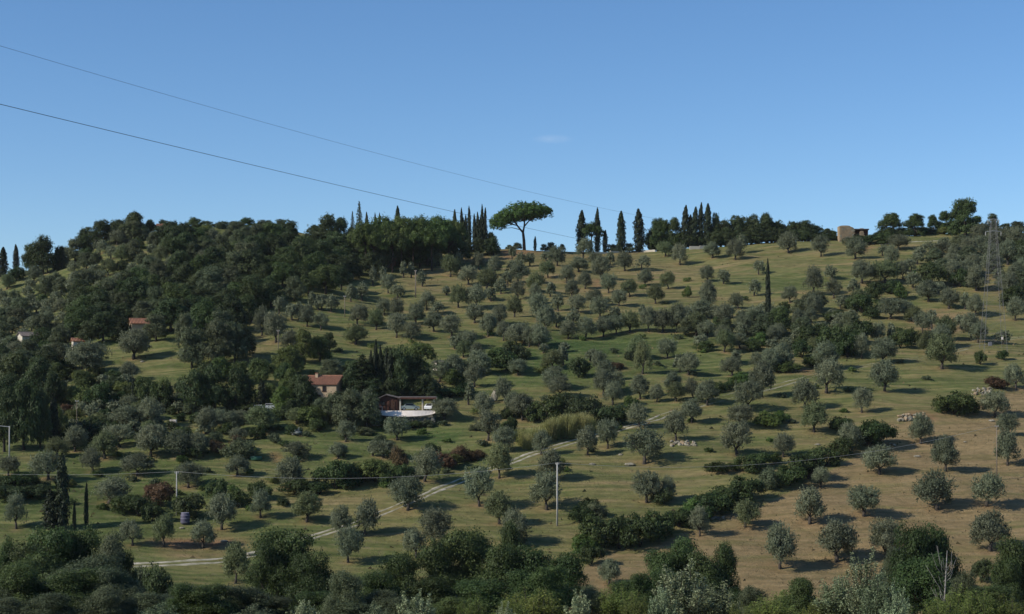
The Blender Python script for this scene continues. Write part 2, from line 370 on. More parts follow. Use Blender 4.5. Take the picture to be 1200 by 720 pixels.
def mk_oak(seed, lm, w=11.0, h=9.5, dens=1.0, low=.14, leaf=.42):
    g = np.random.default_rng(seed); limbs = [([(0, 0, -.4), (.1, 0, h * .2), (0, .1, h * .4)], [.5, .36, .28])]; lobes = []
    n = 9
    for i in range(n):
        a = i * 6.283 / n + g.normal() * .3; rr = w * g.uniform(.22, .33); zz = h * g.uniform(low, .5) + h * .08
        tip = (math.cos(a) * rr, math.sin(a) * rr, zz); limbs.append(([(0, .05, h * .28), (tip[0] * .5, tip[1] * .5, zz * .75), tip], [.2, .14, .06]))
        s = w * g.uniform(.16, .22); lobes.append((tip, (s, s, s * .9)))
    for i in range(7):
        a = g.uniform(0, 6.28); rr = w * g.uniform(.05, .22); s = w * g.uniform(.14, .20)
        lobes.append(((math.cos(a) * rr, math.sin(a) * rr, h * g.uniform(.62, .82)), (s, s, s * .85)))
    C, Nn, T = clumps_on_lobes(lobes, int(430 * dens), 24, .36, g, -.8)
    return limb_mesh('trunk', limbs, M_BARK), foliage_mesh('crown', C, Nn, T, lm, leaf, .6, g), w, h
def mk_bush(seed, lm, w=6.0, h=3.6, dens=1.0, leaf=.32):
    g = np.random.default_rng(seed); lobes = []
    for i in range(9):
        a = g.uniform(0, 6.28); rr = w * .5 * math.sqrt(g.random()) * .68; s = w * g.uniform(.15, .24)
        lobes.append(((math.cos(a) * rr, math.sin(a) * rr, h * g.uniform(.2, .72) * (1 - .3 * rr / w * 2)), (s, s, s * .9)))
    C, Nn, T = clumps_on_lobes(lobes, int(210 * dens), 24, .26, g, -.6); C[:, 2] = np.maximum(C[:, 2], 0)
    BUSH_LO.setdefault(lm.name, (C, Nn, T, lm))
    limbs = [([(0, 0, -.2), (math.cos(a) * w * .1, math.sin(a) * w * .1, h * .3), (math.cos(a) * w * .22, math.sin(a) * w * .22, h * .6)], [.09, .06, .02]) for a in (0, 1.3, 2.7, 4.1, 5.2)]
    return limb_mesh('stem', limbs, M_BARK), foliage_mesh('foliage', C, Nn, T, lm, leaf, .55, g), w, h
def mk_cypress(seed, w=2.4, h=13.0, tip=1.0, fat=.35):
    g = np.random.default_rng(seed); n = int(3800 * max(1, w / 3)); t = g.random(n) ** .9
    ph = g.uniform(0, 6.28, 6)
    prof = np.interp(t, [0, .04, fat, .7, .93, 1], [.55, .85, 1, .78, .32, .04])
    a = g.uniform(0, 6.28, n); r = w * .5 * prof * (.88 + .20 * np.sin(a * 3 + t * 14 + ph[0]) + .16 * np.sin(a * 4 - t * 37 + ph[1])) * g.uniform(.55, 1.12, n)
    C = np.stack([np.cos(a) * r + .5 * (w / 2.4) * np.sin(ph[3]) * t ** 3, np.sin(a) * r, .35 + t * (h - .35)], -1)
    Nn = unit(np.stack([np.cos(a), np.sin(a), np.full(n, .3)], -1) + g.normal(size=(n, 3)) * .45)
    T = np.clip(.5 + .3 * np.sin(a * 4 + t * 25 + ph[2]) + g.normal(size=n) * .2, 0, 1)
    b = MB().tube([(0, 0, -.4), (0, 0, h * .4), (0, 0, h * .85)], [.22, .14, .03])
    return b.mesh('trunk', M_BARK, True), foliage_mesh('crown', C, Nn, T, L_CYP, .55, .4, g, 2.2), w, h
def mk_conifer(seed, lm, w=7.0, h=12.0):
    g = np.random.default_rng(seed); Cs, Ns, Ts = [], [], []; limbs = [([(0, 0, -.4), (0, 0, h * .5), (0, 0, h * .97)], [.3, .2, .03])]
    for i in range(58):
        t = (i + .5) / 58; z = h * (.06 + .92 * t); a = i * 2.4 + g.normal() * .2; L = w * .5 * (1 - t) ** .8 * g.uniform(.75, 1.15) + .25
        tip = Vector((math.cos(a) * L, math.sin(a) * L, z - L * .12)); limbs.append(([(0, 0, z), tip], [.06, .02])) if i % 2 == 0 else None
        m = int(18 + 34 * L); s = g.random(m) ** .7; P = np.array([0, 0, z]) + (np.array(tip) - np.array([0, 0, z])) * s[:, None] + g.normal(size=(m, 3)) * np.array((.26, .26, .14)) * (.5 + .3 * L)
        Cs.append(P); Ns.append(unit(g.normal(size=(m, 3)) * .6 + np.array((math.cos(a) * .4, math.sin(a) * .4, .8)))); Ts.append(np.full(m, g.random()))
    return limb_mesh('trunk', limbs, M_BARK), foliage_mesh('crown', np.concatenate(Cs), np.concatenate(Ns), np.concatenate(Ts), lm, .42, .4, g), w, h
def mk_pine(seed, lm, w=12.0, h=11.0):
    """stone pine of a wood: flat domed crown on bare trunk"""
    g = np.random.default_rng(seed); limbs = [([(0, 0, -.5), (.15, 0, h * .35), (0, .1, h * .62)], [.34, .26, .2])]; lobes = []
    for i in range(13):
        a = i * 2.4; rr = w * .43 * math.sqrt((i + .5) / 13); z = h * (.88 - .30 * (rr / (w * .43)) ** 2 * .9) + g.normal() * .15
        tip = (math.cos(a) * rr, math.sin(a) * rr, z - .8); limbs.append(([(0, .1, h * .5), (tip[0] * .45, tip[1] * .45, h * .62), tip], [.14, .1, .05]))
        s = w * g.uniform(.13, .17); lobes.append(((tip[0], tip[1], z - .5), (s, s, s * .78)))
    C, Nn, T = clumps_on_lobes(lobes, 460, 26, .32, g, -.6)
    return limb_mesh('trunk', limbs, M_PBARK), foliage_mesh('crown', C, Nn, T, lm, .40, .45, g), w, h
def mk_reeds(seed, lm, w=3.0, h=3.2, n=190, leaf=.7):
    g = np.random.default_rng(seed); V = []; T = []
    for i in range(n):
        a, rr = g.uniform(0, 6.28), w * .5 * math.sqrt(g.random()); x, y = math.cos(a) * rr, math.sin(a) * rr; hh = h * g.uniform(.6, 1.0); lx, ly = g.normal(size=2) * .18 * h
        for s in range(5):
            t0, t1 = s / 5, (s + 1) / 5; wd = .07 * (1 - t0 * .7); q = g.uniform(0, 3.14)
            p0 = np.array((x + lx * t0 ** 2, y + ly * t0 ** 2, hh * t0)); p1 = np.array((x + lx * t1 ** 2, y + ly * t1 ** 2, hh * t1)); dd = np.array((math.cos(q), math.sin(q), 0)) * wd
            V += [p0 - dd, p0 + dd, p1 + dd * .6, p1 - dd * .6]; T += [t0 * .3 + .5 * g.random()] * 4
            if s >= 1:
                e = p1 + np.array((g.normal(), g.normal(), .5)) * leaf * .5; V += [p1 - dd, p1 + dd, e + dd * .2, e - dd * .2]; T += [.3 + .7 * g.random()] * 4
    V = np.array(V); return None, raw_mesh('foliage', V, np.arange(len(V)).reshape(-1, 4), lm, T), w, h
def mk_poplar(seed, lm, w=7.0, h=12.0, n=46, stemmat=None, lsize=.16, nl=110, spread=.16):
    """tree of many upright leafy shoots (white poplar, willow): the shoots end in silver sprigs"""
    g = np.random.default_rng(seed); limbs = [([(0, 0, -.5), (.1, 0, h * .25), (0, .1, h * .5)], [.22, .17, .11])]; Cs, Ns, Ts = [], [], []
    for i in range(n):
        a = i * 2.4; q = math.sqrt((i + .5) / n); rr = w * .46 * q; zt = h * (1 - .42 * q * q) * g.uniform(.66, 1.0); z0 = h * (.15 + .2 * g.random())
        base = np.array((math.cos(a) * rr * .25, math.sin(a) * rr * .25, z0)); tip = np.array((math.cos(a) * rr + g.normal() * .3, math.sin(a) * rr + g.normal() * .3, zt))
        midp = base * .5 + tip * .5 + np.array((math.cos(a), math.sin(a), 0)) * rr * .25
        limbs.append(([tuple(base), tuple(midp), tuple(tip)], [.06, .035, .012]))
        m = nl; s = g.random(m) ** .75; s3 = s[:, None]
        P = base * (1 - s3) ** 2 + 2 * midp * s3 * (1 - s3) + tip * s3 ** 2 + g.normal(size=(m, 3)) * spread * (1.6 - s3)
        Cs.append(P); Ns.append(unit(g.normal(size=(m, 3)) + np.array((math.cos(a) * .5, math.sin(a) * .5, .3)))); Ts.append(np.clip(s * .25 + g.random(m) ** 3 * .9 + .12 * g.normal(), 0, 1))
    return limb_mesh('stem', limbs, stemmat or M_PALEB), foliage_mesh('foliage', np.concatenate(Cs), np.concatenate(Ns), np.concatenate(Ts), lm, lsize, .5, g, .8), w, h

KINDS = {
 'olive': ('olive_tree', 'olive tree', [mk_olive(100 + i, L_OLIVE, (0, .15, -.35, .45, -.1, .1, -.55, .3)[i], (1, 1.15, .9, .85, 1.2, .75, .9, 1)[i], (1, 1.05, 1.12, 1.25, .85, 1.2, 1.1, 1.0)[i]) for i in range(8)]),
 'oliveg': ('olive_tree', 'olive tree', [mk_olive(200 + i, L_OLIVEG, (0, .3, -.3)[i], 1.05) for i in range(3)]),
 'oak': ('oak_tree', 'oak tree', [mk_oak(300 + i, L_OAK) for i in range(5)]),
 'oakg': ('leafy_tree', 'leafy tree', [mk_oak(320 + i, L_OAKG) for i in range(4)]),
 'grey': ('leafy_tree', 'leafy tree', [mk_oak(340 + i, L_GREY, dens=1.0) for i in range(4)]),
 'bright': ('leafy_tree', 'leafy tree', [mk_oak(360 + i, L_BRIGHT) for i in range(2)]),
 'yellow': ('leafy_tree', 'leafy tree', [mk_oak(380 + i, L_YEL) for i in range(3)]),
 'bush': ('bush', 'bush', [mk_bush(400 + i, L_BUSH) for i in range(5)]),
 'bushb': ('bush', 'bush', [mk_bush(420 + i, L_BRIGHT) for i in range(2)]),
 'bushy': ('bush', 'bush', [mk_bush(430 + i, L_YEL) for i in range(2)]),
 'bushr': ('bush', 'bush', [mk_bush(440 + i, L_RUST) for i in range(2)]),
 'bushg': ('bush', 'bush', [mk_bush(450 + i, L_GREY) for i in range(3)]),
 'bushd': ('bush', 'bush', [mk_bush(460 + i, L_OAK) for i in range(3)]),
 'bushw': ('bush', 'bush', [mk_bush(470, L_WHITE, leaf=.4)]),
 'cypress': ('cypress_tree', 'cypress', [mk_cypress(500 + i, fat=(.35, .2, .5)[i]) for i in range(3)]),
 'conifer': ('conifer_tree', 'conifer', [mk_conifer(520 + i, L_OAK) for i in range(2)]),
 'pine': ('pine_tree', 'pine', [mk_pine(540 + i, L_PINEW) for i in range(4)]),
 'rpine': ('pine_tree', 'pine', [mk_oak(560 + i, L_OAKG, 9, 11, 1.3, .02) for i in range(2)]),
 'reeds': ('reed_clump', 'reed clump', [mk_reeds(600 + i, L_REED) for i in range(3)]),
 'silver': ('poplar_tree', 'poplar', [mk_poplar(620 + i, L_SILV, lsize=.30, nl=240, spread=.24, n=30, stemmat=M_BARK) for i in range(3)]),
 'silverg': ('poplar_tree', 'poplar', [mk_poplar(640 + i, L_SILVG, lsize=.30, nl=300, spread=.42, n=34, stemmat=M_BARK) for i in range(3)]),
 'willow': ('willow_tree', 'willow', [mk_poplar(660 + i, L_NEARY, lsize=.26, nl=200, spread=.32, stemmat=M_BARK) for i in range(2)]),
 'near': ('leafy_tree', 'leafy tree', [mk_oak(700 + i, L_OAKG, 9, 11, 2.2, .15, .26) for i in range(3)]),
 'neard': ('leafy_tree', 'leafy tree', [mk_oak(720 + i, L_BUSH, 9, 11, 2.2, .15, .26) for i in range(3)]),
 'nearg': ('leafy_tree', 'leafy tree', [mk_oak(740 + i, L_GREY, 9, 11, 2.2, .15, .24) for i in range(2)]),
}
LOOK = {'olive': 'grey-green', 'oliveg': 'fresh green', 'oak': 'dark', 'oakg': 'mid green', 'grey': 'greyish', 'bright': 'bright green', 'yellow': 'yellow-green',
        'bush': 'dark green', 'bushb': 'bright green', 'bushy': 'yellow-green', 'bushr': 'rusty brown', 'bushg': 'grey-green', 'bushd': 'near-black', 'bushw': 'white-flowered',
        'cypress': 'slim dark', 'conifer': 'dark pointed', 'pine': 'flat-topped green', 'rpine': 'dense', 'reeds': 'pale yellow', 'silver': 'silvery', 'silverg': 'silver-green',
        'willow': 'yellow-green', 'near': 'mid green', 'neard': 'dark green', 'nearg': 'grey-green'}
GROUPS = {'olive tree': 'olive trees planted over the hillside', 'oak tree': 'dark oaks of the hillside wood', 'leafy tree': 'leafy trees between the olive groves', 'bush': 'bushes and brambles on the slope',
          'cypress': 'cypresses on the hill', 'conifer': 'pointed conifers', 'pine': 'pines on the ridge', 'reed clump': 'reed clumps by the track', 'poplar': 'silver-leaved trees in the near valley', 'willow': 'yellow-green trees in the near valley'}
PLANTS = []
OLIVE_Q = []; BUSH_Q = []
def plant(kind, p, wm, hm, u, v, label=None, var=None, now=False):
    if kind.startswith('olive') and not now: OLIVE_Q.append((kind, p, wm, hm, u, v)); return None
    if kind.startswith('bush') and not now: BUSH_Q.append((kind, p, wm, hm, u, v)); return None
    name, cat, vs_ = KINDS[kind]
    tr, cr, rw, rh = vs_[rnd.randrange(len(vs_)) if var is None else var % len(vs_)]
    o = bpy.data.objects.new(name, None); o.location = p; link(o)
    o.scale = (wm / rw, wm / rw * rnd.uniform(.92, 1.06), hm / rh); o.rotation_euler = (0, 0, rnd.uniform(0, 6.28) if kind not in ('olive',) or var is None else 0)
    if tr: t = bpy.data.objects.new('stem' if cat in ('bush', 'poplar', 'willow') else 'trunk', tr); link(t, o)
    c = bpy.data.objects.new('foliage' if cat in ('bush', 'poplar', 'willow', 'reed clump') else 'crown', cr); link(c, o)
    o['category'] = cat; o['group'] = GROUPS[cat]
    PLANTS.append([o, kind, cat, u, v, wm, hm, label]); return o
def P(kind, u, v, w, h, label=None, var=None):
    """plant of kind whose foot is at photo pixel (u, v), w by h pixels"""
    p = at(u, v); return plant(kind, p, px(w, p), px(h, p), u, v - h * .5, label, var)
def ridge(kind, u, vtop, w, vbase=None, back=4, label=None):
    """plant on the ridge whose top is seen at vtop"""
    D = DR + back; x = (u - 600) / F * D; p = ground(x, D)
    if vbase is not None:
        q = at(u, vbase); p = q if q.y < DR else p
    top = (VH - vtop) / F * p.y; return plant(kind, p, px(w, p), max(1, top - p.z), u, vtop + 8, label)
def near(kind, u, vtop, D, w, label=None):
    if kind.startswith('near') and vtop >= 666: D = 150 + (u * 7) % 12
    p = ground((u - 600) / F * D, D); top = (VH - vtop) / F * D
    return plant(kind, p, px(w, p), (top - p.z) * (1.16 if kind.startswith('near') else 1.04), u, (vtop + 720) / 2, label)

# ------------------------------------------------------------------ the olives, read off the photograph: u, v of the foot, width, height
OLIVES = """411 354 15 19|424 353 16 20|437 335 10 20|449 334 12 20|455 344 17 20|466 350 20 15|473 326 9 18|482 326 9 16|495 336 14 17|510 313 18 17|528 325 24 26|538 316 12 18
549 334 24 20|561 316 18 19|580 323 18 20|570 341 26 26|587 345 17 16|595 335 14 15|537 361 22 25|558 361 26 24|523 346 10 10|500 364 22 20|513 368 18 13|450 370 20 19|465 374 17 22
487 380 24 24|441 387 22 21|418 382 26 24|508 389 22 22|529 396 27 24|556 379 24 22|586 382 20 22|572 395 24 26|465 396 24 26|482 399 22 20|417 404 34 22|547 406 24 16
621 312 12 15|611 314 14 16|600 304 10 14|653 312 22 22|683 304 26 22|715 311 10 15|678 319 22 16|642 326 21 20|732 318 21 21|752 317 19 16|705 328 26 26|697 314 20 16|607 332 26 24
664 332 23 19|783 339 19 20|756 335 19 18|797 311 22 22|780 301 22 18|627 343 23 22|686 339 19 19|713 344 20 22|738 348 20 19|645 348 14 17|670 350 20 20|606 352 18 22|725 359 21 18
768 356 22 20|697 358 22 18|654 365 18 18|677 367 22 20|603 372 20 22|628 357 18 22|630 376 24 30|640 388 24 26|703 373 26 24|666 398 20 20|686 398 26 24|707 395 24 22|722 392 20 20
738 390 26 24|760 389 22 26|777 390 26 26|793 390 24 32|753 373 10 14|615 402 32 22|633 405 26 22|835 303 23 18|862 305 22 22|868 297 14 20|924 297 26 24|962 301 20 22|1002 304 28 24
889 322 17 15|829 331 18 18|848 333 15 16|830 362 24 28|823 374 24 22|847 383 26 24|884 347 16 18|926 355 22 18|953 346 24 30|975 328 18 16|977 350 20 20|884 382 30 22
871 393 22 22|816 394 30 24|805 382 18 22|935 387 18 22|953 373 24 28|985 384 18 16|850 404 26 20|905 406 22 22|865 362 20 16|898 372 20 18|1053 293 24 16|1107 294 16 15|1089 300 22 16
1045 311 20 20|1010 332 28 26|1058 327 20 18|1070 338 18 18|1118 335 28 28|1115 317 20 18|1144 341 28 30|1180 346 22 22|1191 333 24 24|1088 354 30 22|1112 362 25 22|1131 363 14 18
1143 371 20 22|1044 374 30 24|1060 372 22 18|1071 378 24 18|1081 391 20 24|1092 386 16 20|1107 399 28 28|1190 376 24 24|1180 361 20 18|1138 398 26 28|1146 402 22 22|1008 366 30 26
1030 403 20 22|1044 402 10 22|1150 286 24 22|1170 292 26 24|1190 293 26 26|1135 301 20 20|1158 309 26 24|1181 311 26 26|1120 306 20 18|1140 321 22 22|1165 326 26 24|1198 326 24 22
515 448 30 22|533 445 26 26|533 409 16 14|545 409 22 18|543 419 20 18|558 427 20 22|560 441 28 28|556 454 24 24|549 475 12 24|521 493 30 24|566 490 24 26|572 517 28 34|592 471 22 24
605 406 26 24|632 407 26 22|620 407 20 20|607 440 22 18|661 413 14 10|637 414 12 10|648 432 26 20|660 428 16 20|692 424 16 14|703 435 18 20|650 456 32 24|656 466 26 22|710 448 24 22
722 461 26 24|707 463 22 24|718 475 24 26|753 439 24 34|747 420 24 24|782 420 24 22|750 468 24 24|770 472 16 20|788 459 24 20|792 471 24 20|797 436 16 18|750 501 28 24|712 526 26 33
792 517 26 30|612 493 32 28|602 484 22 22|807 440 24 22|822 409 20 16|849 413 26 24|867 409 22 18|863 427 12 14|858 441 28 20|887 433 22 18|902 437 24 24|917 433 32 28|967 433 34 28
968 461 36 36|893 466 32 38|878 481 32 30|829 476 28 28|812 467 18 20|811 496 24 26|868 501 32 24|943 479 32 30|954 507 30 32|1010 421 22 26|1035 427 32 30|1037 459 32 32|1086 415 24 24
1100 408 30 26|1104 433 36 34|1010 484 24 28|1191 457 28 26|1166 489 32 28|1181 511 26 24|1079 520 30 30|864 535 36 38|918 536 26 24|962 572 22 22|949 614 36 38|998 528 28 28
873 618 36 30|820 629 22 30|1031 557 38 32|1108 553 34 36|1098 598 42 40|1156 594 42 36|1181 546 32 36|1012 606 36 34|914 667 38 46|980 659 48 44|1038 655 36 42|1161 646 46 40
714 687 28 28|755 544 40 36|758 589 34 34|783 587 22 26|689 534 24 30|641 598 42 42|645 563 36 30|634 533 22 26|427 627 32 36|509 642 40 40|488 655 28 32|408 660 30 36|336 573 38 34
360 612 34 30|305 607 26 30|400 628 26 32|478 599 38 34|562 594 36 44|585 561 32 34|585 615 36 34|605 636 36 34|498 565 36 34|465 516 28 26|449 537 30 18|437 535 12 16|405 518 22 22
592 530 28 26|348 539 32 20|396 538 22 16|278 558 32 22|221 572 36 26|212 535 34 28|233 535 26 24|243 508 34 26|271 506 30 22|306 507 42 26|260 621 36 38|128 591 40 28|19 620 28 36
156 640 30 28|192 641 28 34|238 643 34 30|276 685 34 44|88 530 28 26|123 538 36 30|109 554 26 24|161 558 36 24|177 536 40 32|140 524 38 24|57 562 38 30|66 536 28 20|10 558 26 22
105 440 44 34|157 421 44 32|180 500 34 30|150 503 38 24|150 446 24 20|307 394 20 30|323 402 26 34|327 368 18 18|342 376 18 18|350 375 10 20|365 363 10 18|377 364 16 18|388 366 16 18
295 378 12 16|317 385 14 18|360 383 20 22|376 387 20 20|340 412 30 22|392 494 26 26|412 497 32 34|430 498 26 34|388 442 24 18|373 364 12 14|598 322 16 16|575 354 16 14|640 306 12 10
1034 300 16 12|1075 310 16 12|1100 322 18 16|1000 345 18 16|985 362 16 14|935 402 20 16|1126 385 18 14|1176 404 18 16|672 382 18 16|652 384 18 16|720 375 16 14|590 400 22 20|1100 345 18 14"""
ol = [tuple(map(int, q.split())) for line in OLIVES.split('\n') for q in line.split('|')]
for i, (u, v, w, h) in enumerate(ol):
    if v < 430: w, h = w * .95, h * .97
    P('oliveg' if (u * 7 + v * 3) % 9 == 0 else 'olive', u, v, w * 1.03 * (1 + .06 * math.sin(i * 2.1)), h * 1.10 * (1 + .05 * math.sin(i * 3.7)))

# ------------------------------------------------------------------ bushes and thickets: kind u v w h
BUSHES = """bush 587 432 42 26|bushd 678 443 26 23|bushd 606 422 28 24|bushd 738 423 13 13|bushr 723 433 22 8|bushb 739 482 22 18|bushb 806 349 11 13|bushb 869 452 26 15|bushb 888 406 20 16
bush 851 458 18 10|bush 842 461 16 14|bushb 899 500 32 17|bushb 917 494 18 13|bush 984 508 28 18|bush 1118 486 42 27|bush 1134 486 24 16|bush 1149 428 13 16|bush 1176 422 14 11|bushr 1168 456 24 14
bush 1018 524 40 30|bush 1030 520 36 26|bush 843 554 30 12|bush 872 553 32 22|bush 890 548 26 16|bushb 907 544 16 12|bush 967 547 40 26|bush 985 536 26 22|bush 947 562 44 28|bush 925 570 38 24
bushg 901 574 28 26|bush 872 588 38 28|bush 852 597 44 26|bush 830 604 44 26|bushb 812 610 34 24|bush 795 618 32 22|bush 702 642 42 36|bush 726 644 42 38|bush 750 641 40 36|bush 772 633 36 32
bushb 686 650 28 24|bush 693 662 26 22|bush 680 612 26 18|bushg 697 606 26 18|bushg 600 640 30 24|bush 393 574 44 32|bush 414 567 30 26|bushy 440 565 38 26|bushy 424 560 22 18|bush 458 568 22 18
bushr 469 550 21 26|bush 471 562 24 18|bushr 521 549 24 18|bushy 531 547 20 14|bushr 536 543 22 20|bushr 553 541 22 12|bushr 563 536 14 9|bushd 508 538 18 18|bushy 366 499 30 22|bush 374 506 22 13
bushw 347 511 14 9|bushr 281 530 20 18|bushg 281 538 34 24|bushr 256 532 22 14|bush 228 536 22 12|bush 255 591 24 28|bush 279 596 24 22|bush 304 586 26 20|bush 346 580 32 17|bush 374 579 30 13
bushd 219 606 36 30|bushr 186 594 32 28|bush 163 606 36 24|bush 145 602 26 20|bush 178 612 24 20|bushr 175 582 18 14|bush 20 574 44 20|bushd 12 588 40 20|bushd 38 583 32 16|bushd 2 580 20 22
bushd 134 458 24 18|bushg 147 480 20 16|bushy 98 476 30 26|bush 115 478 26 28|bush 170 476 22 28|bush 188 480 26 34|bushy 80 474 22 20|bushr 80 484 16 10|bushd 105 517 42 28|bushd 118 508 30 22
bushy 70 510 14 34|bushd 84 514 20 18|bushb 1055 351 15 18|bush 1028 353 24 22|bush 1044 345 22 16|bush 1092 336 30 28|oliveg 1038 333 32 26|bushb 1075 330 18 12|bush 977 377 20 14|bush 940 392 20 14
oakg 913 392 26 30|bush 958 407 40 26|bush 978 416 36 32|bush 993 419 26 30|bush 1008 404 28 30|bush 940 420 22 20|bushb 925 436 30 14|bushb 952 430 22 12|bush 1055 408 26 20|bush 1068 404 18 20
bush 1125 337 20 20|bush 1010 367 34 22|bush 1020 372 22 14|bush 1186 362 24 26|bushy 1190 352 16 14|bush 900 394 24 16|bush 880 412 24 14|bush 826 412 20 12|bushy 548 443 20 16|bushb 530 452 22 18
bush 645 497 38 36|bushd 668 496 38 38|bushd 692 498 40 36|bushd 714 499 38 24|bushd 724 497 24 14|bushd 655 490 30 30|bush 630 494 26 24|bush 600 490 20 16|bush 598 512 18 22|bushy 610 520 16 18
bush 1020 286 24 10|bush 1040 286 26 12|bushg 1000 288 22 12|bushy 1105 275 16 8|bush 1008 284 14 8|bush 1120 692 24 20|bushd 1150 684 22 28|bush 1192 700 40 60|bush 1180 690 24 36|bush 690 598 20 14
bushg 505 462 30 18|bush 527 466 34 12|bush 545 462 24 12|bushr 460 502 14 8|bushg 425 510 22 10|bush 560 555 18 9|bushy 655 545 14 8|bushd 776 592 26 20|bushg 160 690 30 26|bushd 185 702 34 42
bushy 330 478 20 18|bush 375 482 24 14|bush 345 490 26 14|bush 320 492 24 12|bush 290 484 26 12|bushg 270 480 26 14|bushg 222 486 26 16|bushy 240 484 16 12|bush 452 501 18 9|bushg 466 502 16 8|bush 484 503 20 9|bushg 500 501 16 9|bush 446 498 14 10|bushy 476 503 10 6"""
for q in BUSHES.replace('\n', '|').split('|'):
    k, u, v, w, h = q.split(); P(k, int(u), int(v), float(w) * 1.22, float(h) * 1.1)

# ------------------------------------------------------------------ trees of the middle slope
TREES = """oak 444 464 46 54|oak 456 466 36 58|oak 432 468 34 46|oak 415 472 32 52|conifer 424 474 50 58|oak 470 468 40 62|oak 486 462 40 52|pine 492 445 36 46|oak 498 470 30 30|oak 458 474 30 30|oak 438 476 30 32|oakg 411 440 24 18
oakg 306 452 34 34|yellow 338 442 38 38|bright 333 488 34 36|yellow 318 476 22 28|oakg 333 460 28 36|yellow 357 428 30 44|oakg 375 424 30 30|oak 386 412 22 24|grey 388 446 28 24|oakg 345 436 26 24
oak 357 486 34 46|grey 378 488 26 22|oak 342 492 26 26|oak 228 486 40 58|oak 252 484 38 60|oak 276 484 34 52|bright 256 448 34 30|oak 290 482 28 44|oakg 282 450 26 28|oakg 240 470 30 44
grey 225 432 40 46|grey 252 428 44 52|grey 275 426 36 48|oakg 240 400 38 50|grey 218 412 30 44|oak 285 420 30 44|oak 272 392 36 46|oak 230 392 30 36|grey 262 404 34 40
oak 20 470 50 62|oak 45 476 44 56|oak 5 530 40 80|oak 28 528 44 90|oak 47 526 30 70|oak 10 500 40 60|oak 62 480 30 48|oakg 98 456 26 22|oakg 170 470 28 30|oakg 68 448 24 24
oak 55 438 40 34|grey 15 445 38 30|grey 32 425 36 26|grey 392 496 38 36|grey 412 502 44 44|grey 430 504 34 40|oak 358 484 26 40|grey 378 492 28 26|oakg 346 476 26 36|yellow 340 470 26 40"""
for q in TREES.replace('\n', '|').split('|'):
    k, u, v, w, h = q.split(); P(k, int(u), int(v), float(w) * 1.05, float(h) * 1.02)

# cypresses: u, foot v, w, top v
for u, v, w, t in ((900, 382, 6, 304), (73, 622, 15, 533), (60, 622, 17, 574), (101, 616, 5, 566), (87, 622, 4, 590), (63, 522, 13, 466), (156, 478, 4.5, 443), (307, 482, 10, 446),
                   (440, 470, 7, 399), (446, 470, 6, 405), (452, 470, 7, 410), (457, 471, 8, 409), (434, 470, 7, 412), (66, 318, 8, 290), (3, 326, 11, 290), (19, 320, 7, 287)):
    p = at(u, v); plant('cypress', p, px(w * 1.1, p), px(v - t, p), u, (v + t) / 2)

# ------------------------------------------------------------------ the ridge line
for k, u, t, w, vb in (('oak', 50, 276, 44, 322), ('oak', 72, 285, 18, 315), ('oak', 38, 284, 24, 320), ('oak', 120, 257, 34, 290), ('oak', 158, 245, 36, 282), ('oak', 102, 266, 24, 296), ('oakg', 98, 272, 18, 300),
                       ('oak', 138, 254, 26, 284), ('oak', 176, 257, 18, 276), ('oak', 190, 257, 14, None), ('oakg', 203, 261, 16, None), ('grey', 218, 264, 20, 285), ('grey', 240, 259, 22, None), ('oak', 258, 261, 16, None), ('oakg', 270, 263, 18, None),
                       ('grey', 288, 264, 26, 285), ('oakg', 305, 261, 22, None), ('grey', 318, 262, 26, 282), ('oak', 332, 261, 20, None), ('oak', 345, 266, 18, 285), ('oak', 368, 260, 26, 292), ('oak', 385, 250, 34, 296), ('oak', 400, 251, 30, 296),
                       ('oak', 412, 262, 24, 300), ('oak', 575, 270, 14, 290), ('oak', 568, 268, 12, 290), ('oak', 530, 262, 18, 295),
                       ('rpine', 771, 253, 20, None), ('oak', 762, 268, 14, None), ('rpine', 790, 253, 20, None), ('rpine', 780, 256, 16, None), ('oak', 838, 249, 14, None), ('oak', 850, 257, 24, None), ('oak', 862, 252, 26, None), ('oak', 880, 251, 28, None),
                       ('oak', 898, 249, 28, None), ('oak', 913, 258, 20, None), ('oak', 928, 257, 22, None), ('oak', 943, 258, 24, None), ('oak', 957, 262, 22, None), ('oak', 970, 266, 20, None), ('oakg', 976, 270, 14, None), ('oak', 888, 262, 40, None), ('oak', 870, 264, 34, None), ('oak', 845, 266, 26, None),
                       ('rpine', 1042, 248, 28, 277), ('rpine', 1072, 249, 25, 277), ('rpine', 1094, 250, 15, None), ('rpine', 1107, 246, 18, None), ('rpine', 1131, 230, 36, 280), ('rpine', 1122, 244, 24, None), ('rpine', 1145, 252, 20, None), ('grey', 1163, 250, 18, None),
                       ('oak', 1192, 259, 22, None), ('grey', 1178, 262, 20, None), ('oakg', 1112, 262, 20, None), ('oak', 1028, 272, 14, None), ('oak', 659, 286, 8, None), ('grey', 645, 284, 14, None), ('grey', 638, 286, 10, None),
                       ('grey', 606, 284, 14, None), ('grey', 597, 287, 10, None), ('pine', 693, 258, 30, 296), ('oak', 575, 280, 16, 296), ('grey', 716, 286, 12, None), ('grey', 738, 285, 14, None), ('grey', 722, 287, 12, None), ('grey', 1056, 266, 18, None), ('grey', 1085, 266, 18, None), ('oak', 80, 291, 16, None)):
    ridge(k, u, t, w * 1.08, vb, label=None)
